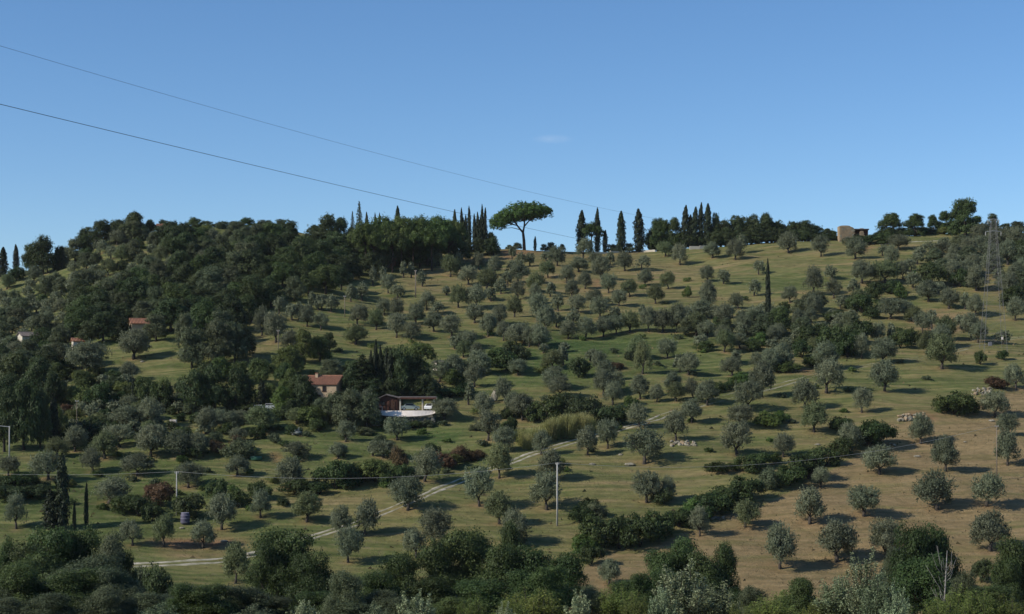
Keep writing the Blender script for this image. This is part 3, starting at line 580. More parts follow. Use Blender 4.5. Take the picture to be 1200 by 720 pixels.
for u, t, w in ((533, 246, 6), (541, 244, 5), (546, 252, 5), (550, 242, 5), (556, 251, 5), (560, 249, 5), (565, 240, 5), (568, 244, 5), (563, 256, 7), (543, 256, 8), (627, 277, 3.5), (681, 247, 11), (700, 244, 7), (709, 270, 6), (728, 248, 11), (749, 245, 12.5),
                (803, 241, 9), (814, 243, 9), (821, 238, 7), (829, 239, 10), (809, 252, 8), (430, 249, 5), (440, 250, 4), (445, 250, 4), (466, 242, 8)):
    ridge('cypress', u, t, w * 1.1, back=3 if u > 500 else 8)
ridge('conifer', 421, 235, 14, back=10); ridge('conifer', 413, 247, 9, back=10)
# flat-topped pine wood on the ridge
for u, t, w, vb in ((428, 255, 36, 318), (448, 250, 38, 316), (470, 249, 38, 316), (492, 249, 38, 314), (514, 250, 38, 312), (531, 254, 32, 306), (438, 266, 36, 320), (460, 266, 34, 320), (484, 262, 36, 318), (506, 262, 36, 318), (526, 266, 30, 312)):
    ridge('pine', u, t, w * 1.1, vb)

for u in range(418, 548, 11): ridge('oak', u, 263 + (u % 3) * 3 + max(0, u - 530), 30, 306)
for u in range(764, 985, 9): ridge('oak' if u % 2 else 'oakg', u, 270 + max(0, u - 950) * .25 + (u % 4), 22)
for u in range(1034, 1200, 10): ridge('oakg' if u % 4 else 'grey', u, 266 + (u % 3) * 2, 17)
for u in range(838, 978, 6): ridge('oak', u, 268 + max(0, u - 940) * .2 + (u % 5), 24, back=2)
for u in range(1034, 1150, 8): ridge('oak', u, 267 + (u % 4), 22, back=3)
for u in range(840, 960, 12): ridge('oak', u, 259 + (u % 5), 26)
for u in (548, 560, 571, 578): ridge('oak', u, 278, 18, 300)
# ------------------------------------------------------------------ filled woods
def inpoly(x, y, poly):
    c = False; j = len(poly) - 1
    for i in range(len(poly)):
        (xi, yi), (xj, yj) = poly[i], poly[j]
        if (yi > y) != (yj > y) and x < (xj - xi) * (y - yi) / (yj - yi) + xi: c = not c
        j = i
    return c
def fill(poly, step, kinds, w, h, seed):
    g = random.Random(seed); xs = [p[0] for p in poly]; ys = [p[1] for p in poly]; pts = []
    for _ in range(2500):
        x, y = g.uniform(min(xs), max(xs)), g.uniform(min(ys), max(ys))
        if inpoly(x, y, poly) and not any(abs(x - a) < 13 and -2 < y - b < 24 for a, b in ((166, 392), (33, 402), (91, 405))) and all((x - a) ** 2 + ((y - b) * 1.7) ** 2 > step ** 2 for a, b in pts): pts.append((x, y))
    for x, y in sorted(pts, key=lambda q: q[1]):
        s = g.uniform(.8, 1.2); k = g.choice(kinds); f = 1 if not k.startswith('olive') and not k.startswith('bush') else .68
        P(k, x, y, w * s * f, h * s * f)
fill([(0, 335), (30, 326), (80, 305), (112, 286), (228, 276), (330, 282), (300, 298), (232, 318), (150, 340), (90, 352), (88, 405), (0, 440)], 14, ['olive', 'olive', 'oliveg', 'bushg', 'grey', 'bush'], 27, 24, 1)
fill([(85, 358), (140, 348), (220, 322), (300, 302), (345, 278), (365, 300), (415, 305), (520, 303), (500, 312), (440, 322), (402, 345), (300, 365), (286, 395), (240, 392), (195, 400), (92, 406)], 16, ['oak', 'oak', 'oakg', 'oak', 'grey', 'oakg'], 36, 33, 2)
fill([(225, 268), (345, 268), (345, 282), (225, 285)], 12, ['grey', 'oakg', 'bushy', 'bushg'], 22, 14, 3)
fill([(200, 285), (235, 285), (245, 305), (200, 312)], 14, ['oak', 'oakg'], 34, 30, 31)
fill([(60, 445), (130, 440), (215, 462), (215, 522), (125, 522), (60, 522)], 15, ['bush', 'oliveg', 'bushy', 'olive'], 28, 20, 4)
fill([(100, 452), (140, 465), (205, 470), (212, 486), (100, 486)], 16, ['bush', 'bushg', 'bushy', 'olive'], 24, 20, 5)
fill([(215, 488), (350, 490), (345, 520), (215, 526)], 19, ['olive', 'oliveg', 'bush', 'bushg'], 34, 22, 6)
fill([(1060, 305), (1130, 292), (1200, 300), (1200, 345), (1120, 340), (1060, 330)], 20, ['olive', 'olive', 'grey', 'bush', 'oliveg'], 30, 24, 7)
fill([(790, 370), (870, 372), (960, 362), (1000, 380), (1000, 412), (900, 412), (880, 395), (790, 396)], 16, ['olive', 'olive', 'bush', 'oliveg', 'grey'], 30, 24, 8)
fill([(0, 410), (90, 405), (120, 425), (60, 445), (0, 440)], 15, ['olive', 'bush', 'grey', 'oak'], 30, 26, 9)
fill([(300, 425), (620, 385), (650, 470), (520, 560), (330, 600), (60, 600), (90, 540), (300, 520)], 30, ['bushg', 'bush', 'bushb', 'bushg', 'bushy'], 22, 12, 11)
fill([(620, 330), (900, 330), (1000, 350), (1130, 430), (900, 520), (660, 560)], 40, ['bushg', 'bush', 'bushb', 'bushg'], 18, 9, 13)
fill([(0, 565), (55, 570), (55, 585), (0, 590)], 14, ['bushd', 'bush'], 28, 16, 10)

def place_olives():
    OLIVE_Q.sort(key=lambda q: -(q[2] * q[3]) / q[1].y ** 2)
    for q in OLIVE_Q[:300]: plant(*q, now=True)
    g = np.random.default_rng(12); Vs, Ts = [], []; tb = MB()
    for kind, p, wm, hm, u, v in OLIVE_Q[300:]:
        C, Nn, T = OLIVE_LO[g.integers(0, 8)]; k = g.choice(len(C), 1000, replace=False); a = g.uniform(0, 6.28); c_, s_ = math.cos(a), math.sin(a)
        Rm = np.array(((c_, -s_, 0), (s_, c_, 0), (0, 0, 1))); sc = np.array((wm / 6, wm / 6, hm / 5.4))
        Vs.append(leaf_arrays((C[k] @ Rm.T) * sc + np.array(p), Nn[k] @ Rm.T, .52, .5, g, .8)); Ts.append(np.repeat(T[k] * .9, 4))
        tb.tube([tuple(p - Vector((0, 0, .3))), tuple(p + Vector((0, 0, hm * .5)))], [.3, .15], 5)
    V = np.concatenate(Vs); o = bpy.data.objects.new('olive_grove', raw_mesh('olive_grove', V, np.arange(len(V)).reshape(-1, 4), L_OLIVE, np.concatenate(Ts))); link(o)
    tag(o, 'mass of the smallest grey-green olives far up the slope and in the left scrub', 'olive grove', kind='stuff')
    t = tb.build('olive_trunk', M_BARK, o); t['kind'] = 'stuff'
    # bare trodden soil under the olives
    me = bpy.data.objects['hillside'].data; n = len(me.vertices); co = np.empty(n * 3, np.float32); me.vertices.foreach_get('co', co); co = co.reshape(-1, 3)
    at_ = me.attributes['soil']; so_ = np.empty(n, np.float32); at_.data.foreach_get('value', so_)
    dr = me.attributes['dry']; dv = np.empty(n, np.float32); dr.data.foreach_get('value', dv)
    order = np.argsort(co[:, 1], kind='stable'); ys = co[order, 1]
    for kind, p, wm, hm, u, v in OLIVE_Q:
        i0, i1 = np.searchsorted(ys, (p.y - 4, p.y + 4)); ix = order[i0:i1]; d = np.hypot(co[ix, 0] - p.x, (co[ix, 1] - p.y))
        f = np.clip(1.25 - d / (wm * .42), 0, 1); so_[ix] = np.maximum(so_[ix], f * .32); dv[ix] = np.maximum(dv[ix], f * .7)
    at_.data.foreach_set('value', so_); dr.data.foreach_set('value', dv)
place_olives()
def place_bushes():
    BUSH_Q.sort(key=lambda q: -(q[2] * q[3]) / q[1].y ** 2)
    for q in BUSH_Q[:290]: plant(*q, now=True)
    g = np.random.default_rng(13); bins = {}
    for kind, p, wm, hm, u, v in BUSH_Q[290:]:
        lm = KINDS[kind][2][0][1].materials[0]; C, Nn, T, _ = BUSH_LO[lm.name]; k = g.choice(len(C), 500, replace=False); a = g.uniform(0, 6.28); c_, s_ = math.cos(a), math.sin(a)
        Rm = np.array(((c_, -s_, 0), (s_, c_, 0), (0, 0, 1)))
        b = bins.setdefault(lm.name, [[], [], lm]); b[0].append(leaf_arrays((C[k] @ Rm.T) * np.array((wm / 6, wm / 6, hm / 3.6)) + np.array(p), Nn[k] @ Rm.T, .30, .55, g)); b[1].append(np.repeat(T[k], 4))
    words = {'bramble_leaf': 'dark green', 'bright_green_leaf': 'bright green', 'yellow_green_leaf': 'yellow-green', 'rusty_leaf': 'rusty brown', 'grey_green_leaf': 'grey-green', 'dark_oak_leaf': 'near-black'}
    for nm, (Vs, Ts, lm) in bins.items():
        V = np.concatenate(Vs); o = bpy.data.objects.new('low_scrub', raw_mesh('low_scrub', V, np.arange(len(V)).reshape(-1, 4), lm, np.concatenate(Ts))); link(o)
        tag(o, f'smallest {words.get(nm, "green")} scrub scattered low in the grass between the olives', 'scrub', kind='stuff')

# ------------------------------------------------------------------ trees of the valley in front: kind, u, top v, distance, width px
for k, u, t, D, w in (('near', 338, 624, 225, 82), ('near', 318, 640, 222, 50), ('neard', 362, 650, 220, 50), ('neard', 468, 652, 222, 52), ('near', 516, 640, 226, 60), ('near', 552, 630, 228, 66), ('neard', 586, 642, 222, 60), ('near', 600, 622, 232, 34),
                      ('neard', 628, 646, 222, 66), ('neard', 660, 652, 220, 54), ('near', 640, 670, 205, 50), ('near', 770, 648, 215, 40), ('near', 798, 640, 218, 50), ('near', 828, 650, 215, 50), ('near', 852, 645, 220, 34), ('neard', 790, 672, 205, 60),
                      ('neard', 440, 672, 215, 50), ('nearg', 405, 668, 215, 44), ('neard', 500, 680, 205, 60), ('neard', 560, 682, 205, 70), ('near', 60, 628, 220, 60), ('neard', 92, 622, 222, 60), ('nearg', 126, 632, 218, 52), ('neard', 10, 630, 225, 30),
                      ('neard', 36, 640, 215, 60), ('neard', 146, 650, 220, 26), ('near', 20, 668, 205, 70), ('near', 90, 672, 200, 70), ('nearg', 120, 690, 190, 60), ('nearg', 170, 694, 190, 60), ('nearg', 60, 694, 188, 60), ('near', 216, 688, 195, 40),
                      ('near', 240, 690, 190, 60), ('nearg', 285, 688, 190, 60), ('nearg', 325, 700, 185, 50), ('near', 370, 696, 188, 50), ('nearg', 410, 702, 185, 60), ('near', 40, 652, 208, 80), ('nearg', 100, 656, 206, 80), ('nearg', 138, 668, 202, 50), ('nearg', 15, 676, 198, 70), ('near', 75, 682, 196, 80), ('nearg', 225, 690, 192, 60), ('nearg', 270, 694, 190, 60), ('near', 620, 672, 204, 60), ('nearg', 448, 690, 195, 50), ('nearg', 150, 682, 198, 46), ('nearg', 200, 696, 190, 50), ('nearg', 250, 700, 188, 50), ('nearg', 470, 700, 185, 60), ('near', 530, 700, 185, 60), ('neard', 1070, 618, 215, 44), ('neard', 1100, 622, 217, 42), ('neard', 1085, 650, 205, 70),
                      ('nearg', 1046, 640, 220, 30), ('neard', 1192, 636, 215, 50), ('near', 1178, 662, 212, 36), ('nearg', 882, 686, 205, 36), ('neard', 862, 690, 200, 40), ('near', 935, 680, 200, 50), ('nearg', 1130, 672, 210, 30),
                      ('neard', 730, 682, 205, 36), ('near', 752, 674, 208, 30), ('nearg', 690, 690, 195, 40), ('neard', 1020, 690, 190, 60), ('near', 1150, 690, 190, 70), ('nearg', 0, 700, 180, 60)):
    near(k, u, t, D, w * 1.25)
for k, u, t, D, w in (('silver', 800, 656, 120, 80), ('silverg', 835, 676, 125, 60), ('silver', 774, 682, 110, 40), ('silver', 1015, 642, 125, 60), ('silverg', 1035, 664, 118, 60), ('silverg', 985, 668, 130, 64), ('silver', 1050, 686, 105, 46),
                      ('silver', 678, 690, 110, 40), ('silver', 488, 690, 95, 58), ('silver', 356, 698, 95, 46), ('silver', 590, 704, 100, 34), ('willow', 625, 686, 150, 80), ('willow', 722, 680, 155, 60), ('willow', 930, 678, 160, 60), ('willow', 905, 694, 140, 60),
                      ('willow', 1130, 684, 150, 80), ('willow', 1180, 694, 140, 60), ('willow', 556, 692, 130, 46), ('willow', 600, 698, 128, 50), ('willow', 745, 692, 135, 40), ('willow', 1105, 694, 135, 50), ('willow', 1150, 688, 140, 60), ('willow', 960, 700, 130, 50), ('willow', 865, 704, 120, 40), ('silverg', 440, 704, 110, 50), ('silverg', 300, 706, 120, 60), ('silverg', 190, 704, 130, 60)):
    near(k, u, t, D, w)
# ground cover of the valley floor: low scrub, one mass
def valley_scrub():
    g = np.random.default_rng(8); n = 42000; u = g.uniform(-80, 1280, n); D = g.uniform(150, 246, n); X = (u - 600) / F * D; Z = H(X, D)
    hump = 1.2 + np.sin(X * .35) * np.sin(D * .3) * .7 + np.sin(X * .9 + D * .7) * .4
    C = np.stack([X, D, Z + hump * .55 * g.random(n)], -1); Nn = unit(g.normal(size=(n, 3)) + np.array((0, -.2, 1)))
    o = bpy.data.objects.new('undergrowth', foliage_mesh('undergrowth', C, Nn, g.random(n), L_GREY, .42, .6, g)); link(o)
    tag(o, 'low dark undergrowth covering the valley floor below the trees', 'undergrowth', kind='stuff')
valley_scrub()

# ------------------------------------------------------------------ reeds beside the track
for i in range(13):
    P('reeds', 622 + i * 5 + rnd.uniform(-2, 2), 521 - i * .9 + rnd.uniform(-2, 2), 13, 27 if i > 3 else 20)
for u, v in ((612, 522), (618, 527), (692, 508), (690, 506)): P('reeds', u, v, 11, 20)

# ------------------------------------------------------------------ the big umbrella pine
def umbrella_pine():
    g = np.random.default_rng(77); p = at(614, 292.5); p = p if p.y < DR else ground((614 - 600) / F * DR, DR); m = p.y / F
    root = empty('umbrella_pine', p, 'big umbrella pine standing alone against the sky with wide domed crown and bare forked trunk', 'pine tree')
    Q = lambda u, v, dy=0: Vector(((u - 614) * m, dy, (VH - v) * m - p.z))
    MB().tube([Q(614.5, 296), Q(614, 282), Q(613, 273)], [.62, .5, .42], 9).build('trunk', M_PBARK, root, True)
    br = [([(613, 273, 0), (614.5, 264, 1), (615, 254, 2), (620, 246, 4)], .34), ([(613, 273, 0), (607, 266, -1), (601, 258, -2), (594, 252, -5)], .34), ([(614, 266, 0), (620, 259, 0), (628, 252, -2), (637, 248, -3)], .24),
          ([(606, 265, -1), (598, 262, 0), (590, 261, 2), (583, 262, 4)], .2), ([(603, 261, -2), (602, 254, -6), (605, 246, -9)], .18), ([(614.7, 260, 1), (609, 253, 5), (601, 245, 9)], .2),
          ([(620, 259, 0), (630, 256, 3), (641, 253, 5)], .14), ([(615, 256, 2), (618, 248, -5), (626, 242, -8)], .16), ([(612, 270, 0), (600, 266, 3), (588, 266, 6)], .14)]
    for pts, r in br:
        MB().tube([Q(a, b, c * 1.1) for a, b, c in pts], [r * (1 - .6 * k / (len(pts) - 1)) for k in range(len(pts))], 6).build('branch', M_PBARK, root, True)
    lobes = []
    top_u = [573, 578, 588, 600, 612, 625, 635, 643, 648]; top_v = [261, 252, 243, 236, 233, 234, 237, 240, 246]; low_v = [273, 272, 269, 262, 259, 258, 257, 256, 255]
    for i in range(520):
        a = g.uniform(0, 6.28); q = g.random() ** (.5 if i % 3 else .22); u = 610.5 + math.cos(a) * q * 34.5; dy = math.sin(a) * q * 10.5
        tv, lv = np.interp(u, top_u, top_v), np.interp(u, top_u, low_v); e = abs(math.sin(a) * q); tv = tv + (lv - tv) * .55 * e ** 2
        v = tv + 4.2 + max(0, lv - tv - 8) * g.random(); s = g.uniform(1.1, 1.3); lobes.append((tuple(Q(u, v, dy)), (s, s, s * .8)))
    C, Nn, T = clumps_on_lobes(lobes, 4200, 22, .17, g, -.7)
    o = bpy.data.objects.new('crown', foliage_mesh('crown', C, Nn, T, L_PINE, .36, .4, g)); link(o, root)
umbrella_pine()

# ------------------------------------------------------------------ tracks and roads
M_TRACK = mat('pale_track', (.46, .42, .33), noise=(.20, .19, .11), bump=.4, scale=.7)
M_TRACK2 = mat('worn_track', (.30, .27, .18), noise=(.13, .14, .06), bump=.4, scale=.5)
def ribbon(name, pts, width, off, m, lift=.09):
    P3 = [at(u, v) for u, v in pts]; dense = []
    for a, b in zip(P3[:-1], P3[1:]):
        n = max(2, int((b - a).length / 1.0))
        for k in range(n): t = k / n; dense.append((a.x + (b.x - a.x) * t, a.y + (b.y - a.y) * t))
    dense.append((P3[-1].x, P3[-1].y)); dn = np.array(dense)
    for _ in range(6): dn[1:-1] = (dn[:-2] + dn[1:-1] * 2 + dn[2:]) / 4
    T = np.gradient(dn, axis=0); T /= np.linalg.norm(T, axis=1, keepdims=True); Nn = np.stack([-T[:, 1], T[:, 0]], -1)
    i = np.arange(len(dn)); wob = np.sin(i * .7) * .16 + np.sin(i * .23) * .2 + np.sin(i * 1.9) * .12
    rows = []
    for s in (-1, -.4, .4, 1):
        q = dn + Nn * (off + s * (width / 2 + wob * .6))[:, None]; rows.append(np.column_stack([q, H(q[:, 0], q[:, 1]) + (lift if abs(s) < 1 else -.03)]))
    V = np.stack(rows, 1).reshape(-1, 3); n = len(dn); k = np.arange(n - 1)[:, None] * 4 + np.arange(3)[None]
    Q = np.stack([k, k + 1, k + 5, k + 4], -1).reshape(-1, 4)
    o = bpy.data.objects.new(name, raw_mesh(name, V, Q, m)); link(o); return tag(o, kind='structure')
T1 = [(128, 666), (150, 664), (200, 661), (258, 658), (300, 650), (340, 640), (365, 630), (402, 619), (440, 605), (490, 585), (517, 572), (540, 564), (570, 553), (600, 542), (633, 530), (672, 518), (723, 505), (745, 499), (777, 487), (800, 480), (833, 472), (870, 462), (907, 453), (940, 445), (983, 434), (1020, 428), (1070, 421), (1127, 410), (1180, 398), (1230, 392)]
for off in (-.72, .75):
    ribbon('dirt_track', T1[:19], .68, off, M_TRACK); ribbon('dirt_track', T1[18:], .42, off, M_TRACK2, .05)
ribbon('dirt_path', [(1030, 287), (1055, 285), (1090, 283), (1125, 281)], .9, 0, M_TRACK)
for pts in ([(270, 347), (330, 343)], [(868, 384), (850, 380), (838, 381)], [(835, 391), (855, 388)], [(1175, 398), (1200, 393)], [(560, 296), (572, 298)]):
    pass
# low pale wall along the ridge road, and the whiter wall at its right end
M_RWALL = mat('pale_render', (.55, .50, .41), noise=(.42, .38, .30), scale=.6)
M_WWALL = mat('white_render', (.80, .71, .62), noise=(.66, .57, .48), scale=.8)
def wall_along(name, pts, hgt, thick, m, label, cat='wall', D=None):
    root = empty(name, at(*pts[0]), label, cat); b = MB(); loc = root.location
    q = [at(*p) for p in pts]
    for i, (a, c) in enumerate(zip(q[:-1], q[1:])):
        n = max(1, int((c - a).length / 4))
        for k in range(n):
            s, e = a.lerp(c, k / n), a.lerp(c, (k + 1) / n - .01 / max((c - a).length, 1)); z = float(H((s.x + e.x) / 2, (s.y + e.y) / 2))
            MB().box(((s.x + e.x) / 2 - loc.x, (s.y + e.y) / 2 - loc.y, z + hgt / 2 - .3 - loc.z), ((e - s).length - .02, thick, hgt + .6), math.atan2(e.y - s.y, e.x - s.x)).build('wall_panel', m, root)
    return root
wall_along('roadside_wall', [(690, 298.0), (715, 297.0), (740, 296.4), (768, 295.4)], .65, .4, M_RWALL, 'long low pale wall along the ridge road below the cypresses')
wall_along('garden_wall', [(808, 293), (820, 292), (834, 291)], 1.0, .4, M_RWALL, 'short pale wall on the ridge below the tight row of cypresses')

# ------------------------------------------------------------------ buildings
M_TILE = mat('terracotta_tile', (.33, .155, .090), noise=(.21, .110, .070), scale=2.2, bump=.4)
M_PLAS = mat('warm_plaster', (.42, .32, .21), noise=(.33, .25, .16), scale=1.0)
M_DARKW = mat('dark_glass', (.02, .02, .022), rough=.2)
M_WOOD = mat('brown_wood', (.11, .045, .028), noise=(.07, .03, .02), scale=2)
M_SHUT = mat('shutter_brown', (.07, .035, .02))
M_FELT = mat('grey_roofing', (.19, .16, .15), noise=(.13, .11, .10), scale=1.5)
def house(p, w, dpt, hw, rise, rz, label, wallm=M_PLAS, roofm=M_TILE, windows=(), door=None, chimney=None, rows=6):
    root = empty('farmhouse', p, label, 'house', rz=rz)
    b = MB(); x, y = w / 2, dpt / 2
    b.add([(-x, -y, -1), (x, -y, -1), (x, y, -1), (-x, y, -1), (-x, -y, hw), (x, -y, hw), (x, y, hw), (-x, y, hw), (-x, 0, hw + rise), (x, 0, hw + rise)],
          [(0, 1, 5, 4), (2, 3, 7, 6), (1, 2, 6, 9, 5), (3, 0, 4, 8, 7), (3, 2, 1, 0)]); b.build('wall', wallm, root)
    ro = empty('roof', (0, 0, 0)); ro.parent = root
    ov = .35; sl = math.atan2(rise, y); ln_ = y / math.cos(sl) + ov
    for s in (-1, 1):
        # each slope: a slab and its courses of tiles, one column of half-round tiles after another
        M = Matrix.Translation((0, 0, hw + rise)) @ Matrix.Rotation(-sl if s > 0 else sl, 4, 'X')
        MB().box((0, s * ln_ / 2, .05), (w + 2 * ov, ln_, .1), 0, M).build('roof_slab', roofm, ro)
        n = int((w + 2 * ov) / .36); bb = MB()
        for k in range(n):
            xx = -w / 2 - ov + (k + .5) * (w + 2 * ov) / n
            bb.tube([M @ Vector((xx, s * .02, .11)), M @ Vector((xx, s * ln_, .11))], .11 + .02 * rnd.random(), 6)
        t = bb.build('roof_tile', roofm, ro); t['kind'] = 'stuff'
    MB().tube([(-x - ov, 0, hw + rise + .12), (x + ov, 0, hw + rise + .12)], .16, 8).build('ridge_tile', roofm, ro)
    for (wx, wz, ww, wh) in windows:
        f = MB()
        for c, d in (((wx, -y - .02, wz + wh / 2), (ww + .16, .1, .09)), ((wx, -y - .04, wz - wh / 2), (ww + .3, .16, .09)), ((wx - ww / 2, -y - .02, wz), (.09, .1, wh - .1)), ((wx + ww / 2, -y - .02, wz), (.09, .1, wh - .1))): f.box(c, d)
        fo = f.build('window', M_SHUT, root); MB().box((wx, -y - .005, wz), (ww - .1, .05, wh - .1)).build('pane', M_DARKW, fo)
    if door:
        wx, ww, wh = door; do = MB().box((wx, -y - .02, wh / 2), (ww, .1, wh)).build('door', M_SHUT, root); MB().box((wx + ww * .35, -y - .09, wh * .5), (.05, .06, .12)).build('handle', M_DARKW, do)
    if chimney:
        cx, cy, ch = chimney; c = MB(); c.box((cx, cy, hw + rise * .7 + ch / 2), (.6, .5, ch + .3)).build('chimney', wallm, root)
        MB().box((cx, cy, hw + rise * .7 + ch + .22), (.78, .66, .12)).build('chimney_cap', roofm, root)
    return root
p = at(384, 474); m_ = p.y / F
# long farmhouse: front wall spans 350..394, eave at row 451
zc = lambda v, y: (VH - v) / F * y
hp = Vector(((377.5 - 600) / F * (p.y + 3), p.y + 3, p.z)); hw_ = zc(450.5, p.y) - hp.z
house(hp, 8.9, 6.4, hw_, 1.75, R(-14), 'farmhouse with terracotta roof and sunlit beige wall half hidden behind trees', windows=((1.7, hw_ - 1.0, .8, 1.2), (-1.4, hw_ - 1.0, .8, 1.2), (-3.4, hw_ - 1.0, .7, 1.1), (3.4, hw_ - 3.2, .8, 1.1)), door=(.3, 1.1, 2.1), chimney=(-1.0, -.6, 1.0))
wall_along('retaining_wall', [(346, 485), (360, 484), (374, 483)], 1.3, .4, M_PLAS, 'low pale beige wall in front of the farmhouse')
# small houses hidden in the wood
q = at(166, 396); house(q + Vector((0, 2, 0)), 6.5, 5, 3.4, 1.2, R(20), 'small house with red roof and cream walls glimpsed inside the dark left wood', wallm=M_PLAS, windows=((0, 2.2, .8, 1.1),), door=(-1.8, .9, 2.0))
q = at(192, 275); house(Vector((q.x, q.y, zc(271, q.y))), 4.2, 4.5, 1.3, .9, R(10), 'tiny orange-roofed house among trees on the left hilltop', windows=((0, .9, .6, .5),))
q = at(449, 312); house(q + Vector((0, 0, 0)), 7.0, 5, 2.4, 1.3, R(60), 'low brick-coloured house at the foot of the flat-topped pine wood', wallm=mat('brick_red', (.25, .12, .07), noise=(.17, .09, .055), scale=2), windows=((0, 1.5, .7, .9),))
q = at(33, 406); house(q, 4.5, 4, 2.6, .9, R(35), 'small grey-roofed house low in the left olive scrub', wallm=M_RWALL, roofm=M_FELT, windows=((0, 1.6, .7, .9),))
q = at(91, 409); house(q, 2.6, 2.4, 1.9, .6, R(25), 'tiny pale hut with a red roof below the dark left wood', wallm=M_RWALL, roofm=M_TILE, windows=((0, 1.2, .5, .6),))
q = at(514, 434); house(q, 2.0, 1.8, 1.7, .3, R(35), 'small white box hut above the cypress group by the terrace', wallm=M_WWALL, roofm=M_FELT, windows=((.2, 1.0, .9, .9),))
q = at(270, 392); house(q, 3.4, 3, 2.0, .7, R(25), 'small grey hut at the dark wood edge beside the dry clearing', wallm=M_GSTONE, roofm=M_FELT, windows=((0, 1.2, .6, .6),))

for u, v in ((28, 411), (38, 412), (88, 414), (95, 413), (160, 400), (172, 401)): P('bushg', u, v, 12, 9)

# ruin on the ridge: tall stone stub at left, dark lean-to with rounded stone pillar at right
def ruin():
    D = DR - 2; k = D / F; base = ground((1000 - 600) * k, D); X = lambda u: (u - 1000) * k
    zt = lambda v: (VH - v) * k - base.z
    root = empty('stone_ruin', base, 'ruined ochre stone hut on the ridge with a dark flat roof', 'ruin')
    g = random.Random(5)
    def masonry(name, u0, u1, v0, v1, depth, y0, edge):
        """courses of single stones over a solid core"""
        x0, x1, z0, z1 = X(u0), X(u1), zt(v1), zt(v0)
        core = MB(); n = 9; prof = [(x0 + (x1 - x0) * i / n, z1 * edge(i / n)) for i in range(n + 1)]
        V = [(x, y0 - depth / 2, z0) for x, _ in prof] + [(x, y0 - depth / 2, z) for x, z in prof] + [(x, y0 + depth / 2, z0) for x, _ in prof] + [(x, y0 + depth / 2, z) for x, z in prof]
        m = n + 1; Fc = []
        for i in range(n): Fc += [(i, i + 1, m + i + 1, m + i), (2 * m + i + 1, 2 * m + i, 3 * m + i, 3 * m + i + 1), (m + i, m + i + 1, 3 * m + i + 1, 3 * m + i), (i + 1, i, 2 * m + i, 2 * m + i + 1)]
        Fc += [(0, m, 3 * m, 2 * m), (n, 2 * m + n, 3 * m + n, m + n)]
        co = core.add(V, Fc).build(name, M_OCHRE, root)
        z = z0; mesh = None
        while z < z1:
            hh = .42; x = x0 + g.uniform(0, .3)
            while x < x1 - .3:
                ww = g.uniform(.45, .8); t = (x + ww / 2 - x0) / (x1 - x0)
                if z + hh < z1 * edge(min(max(t, 0), 1)):
                    MB().box((x + ww / 2, y0 - depth / 2 - .04, z + hh / 2), (ww - .07, .2 + g.uniform(0, .12), hh - .07)).build('stone', M_OCHRE if g.random() < .7 else M_STONE, co)
                x += ww
            z += hh
    masonry('tower_wall', 982.5, 999.5, 265, 285, 3.6, 0, lambda t: 1 - .10 * (abs(t - .4) * 1.9) ** 3 - .04 * (t > .7))
    masonry('pillar', 1006, 1012, 271, 285, 1.4, -.6, lambda t: 1 - .5 * (abs(t - .5) * 1.8) ** 3)
    MB().box((X(1009), 1.2, zt(277)), (X(1017) - X(1001), .3, 4.4)).build('back_wall', M_WOOD, root)
    MB().box((X(1008.6), .2, zt(269.4)), (X(1017.4) - X(999.8), 3.4, .4)).build('roof', mat('dark_beam', (.05, .035, .03)), root)
    MB().box((X(1016), -1.0, zt(277)), (.3, .3, 4.6)).build('post', mat('dark_beam', (.05, .035, .03)), root)
    MB().box((X(1010), .4, zt(268.3)), (1.2, .9, .35)).build('roof_stone', M_OCHRE, root)
ruin()

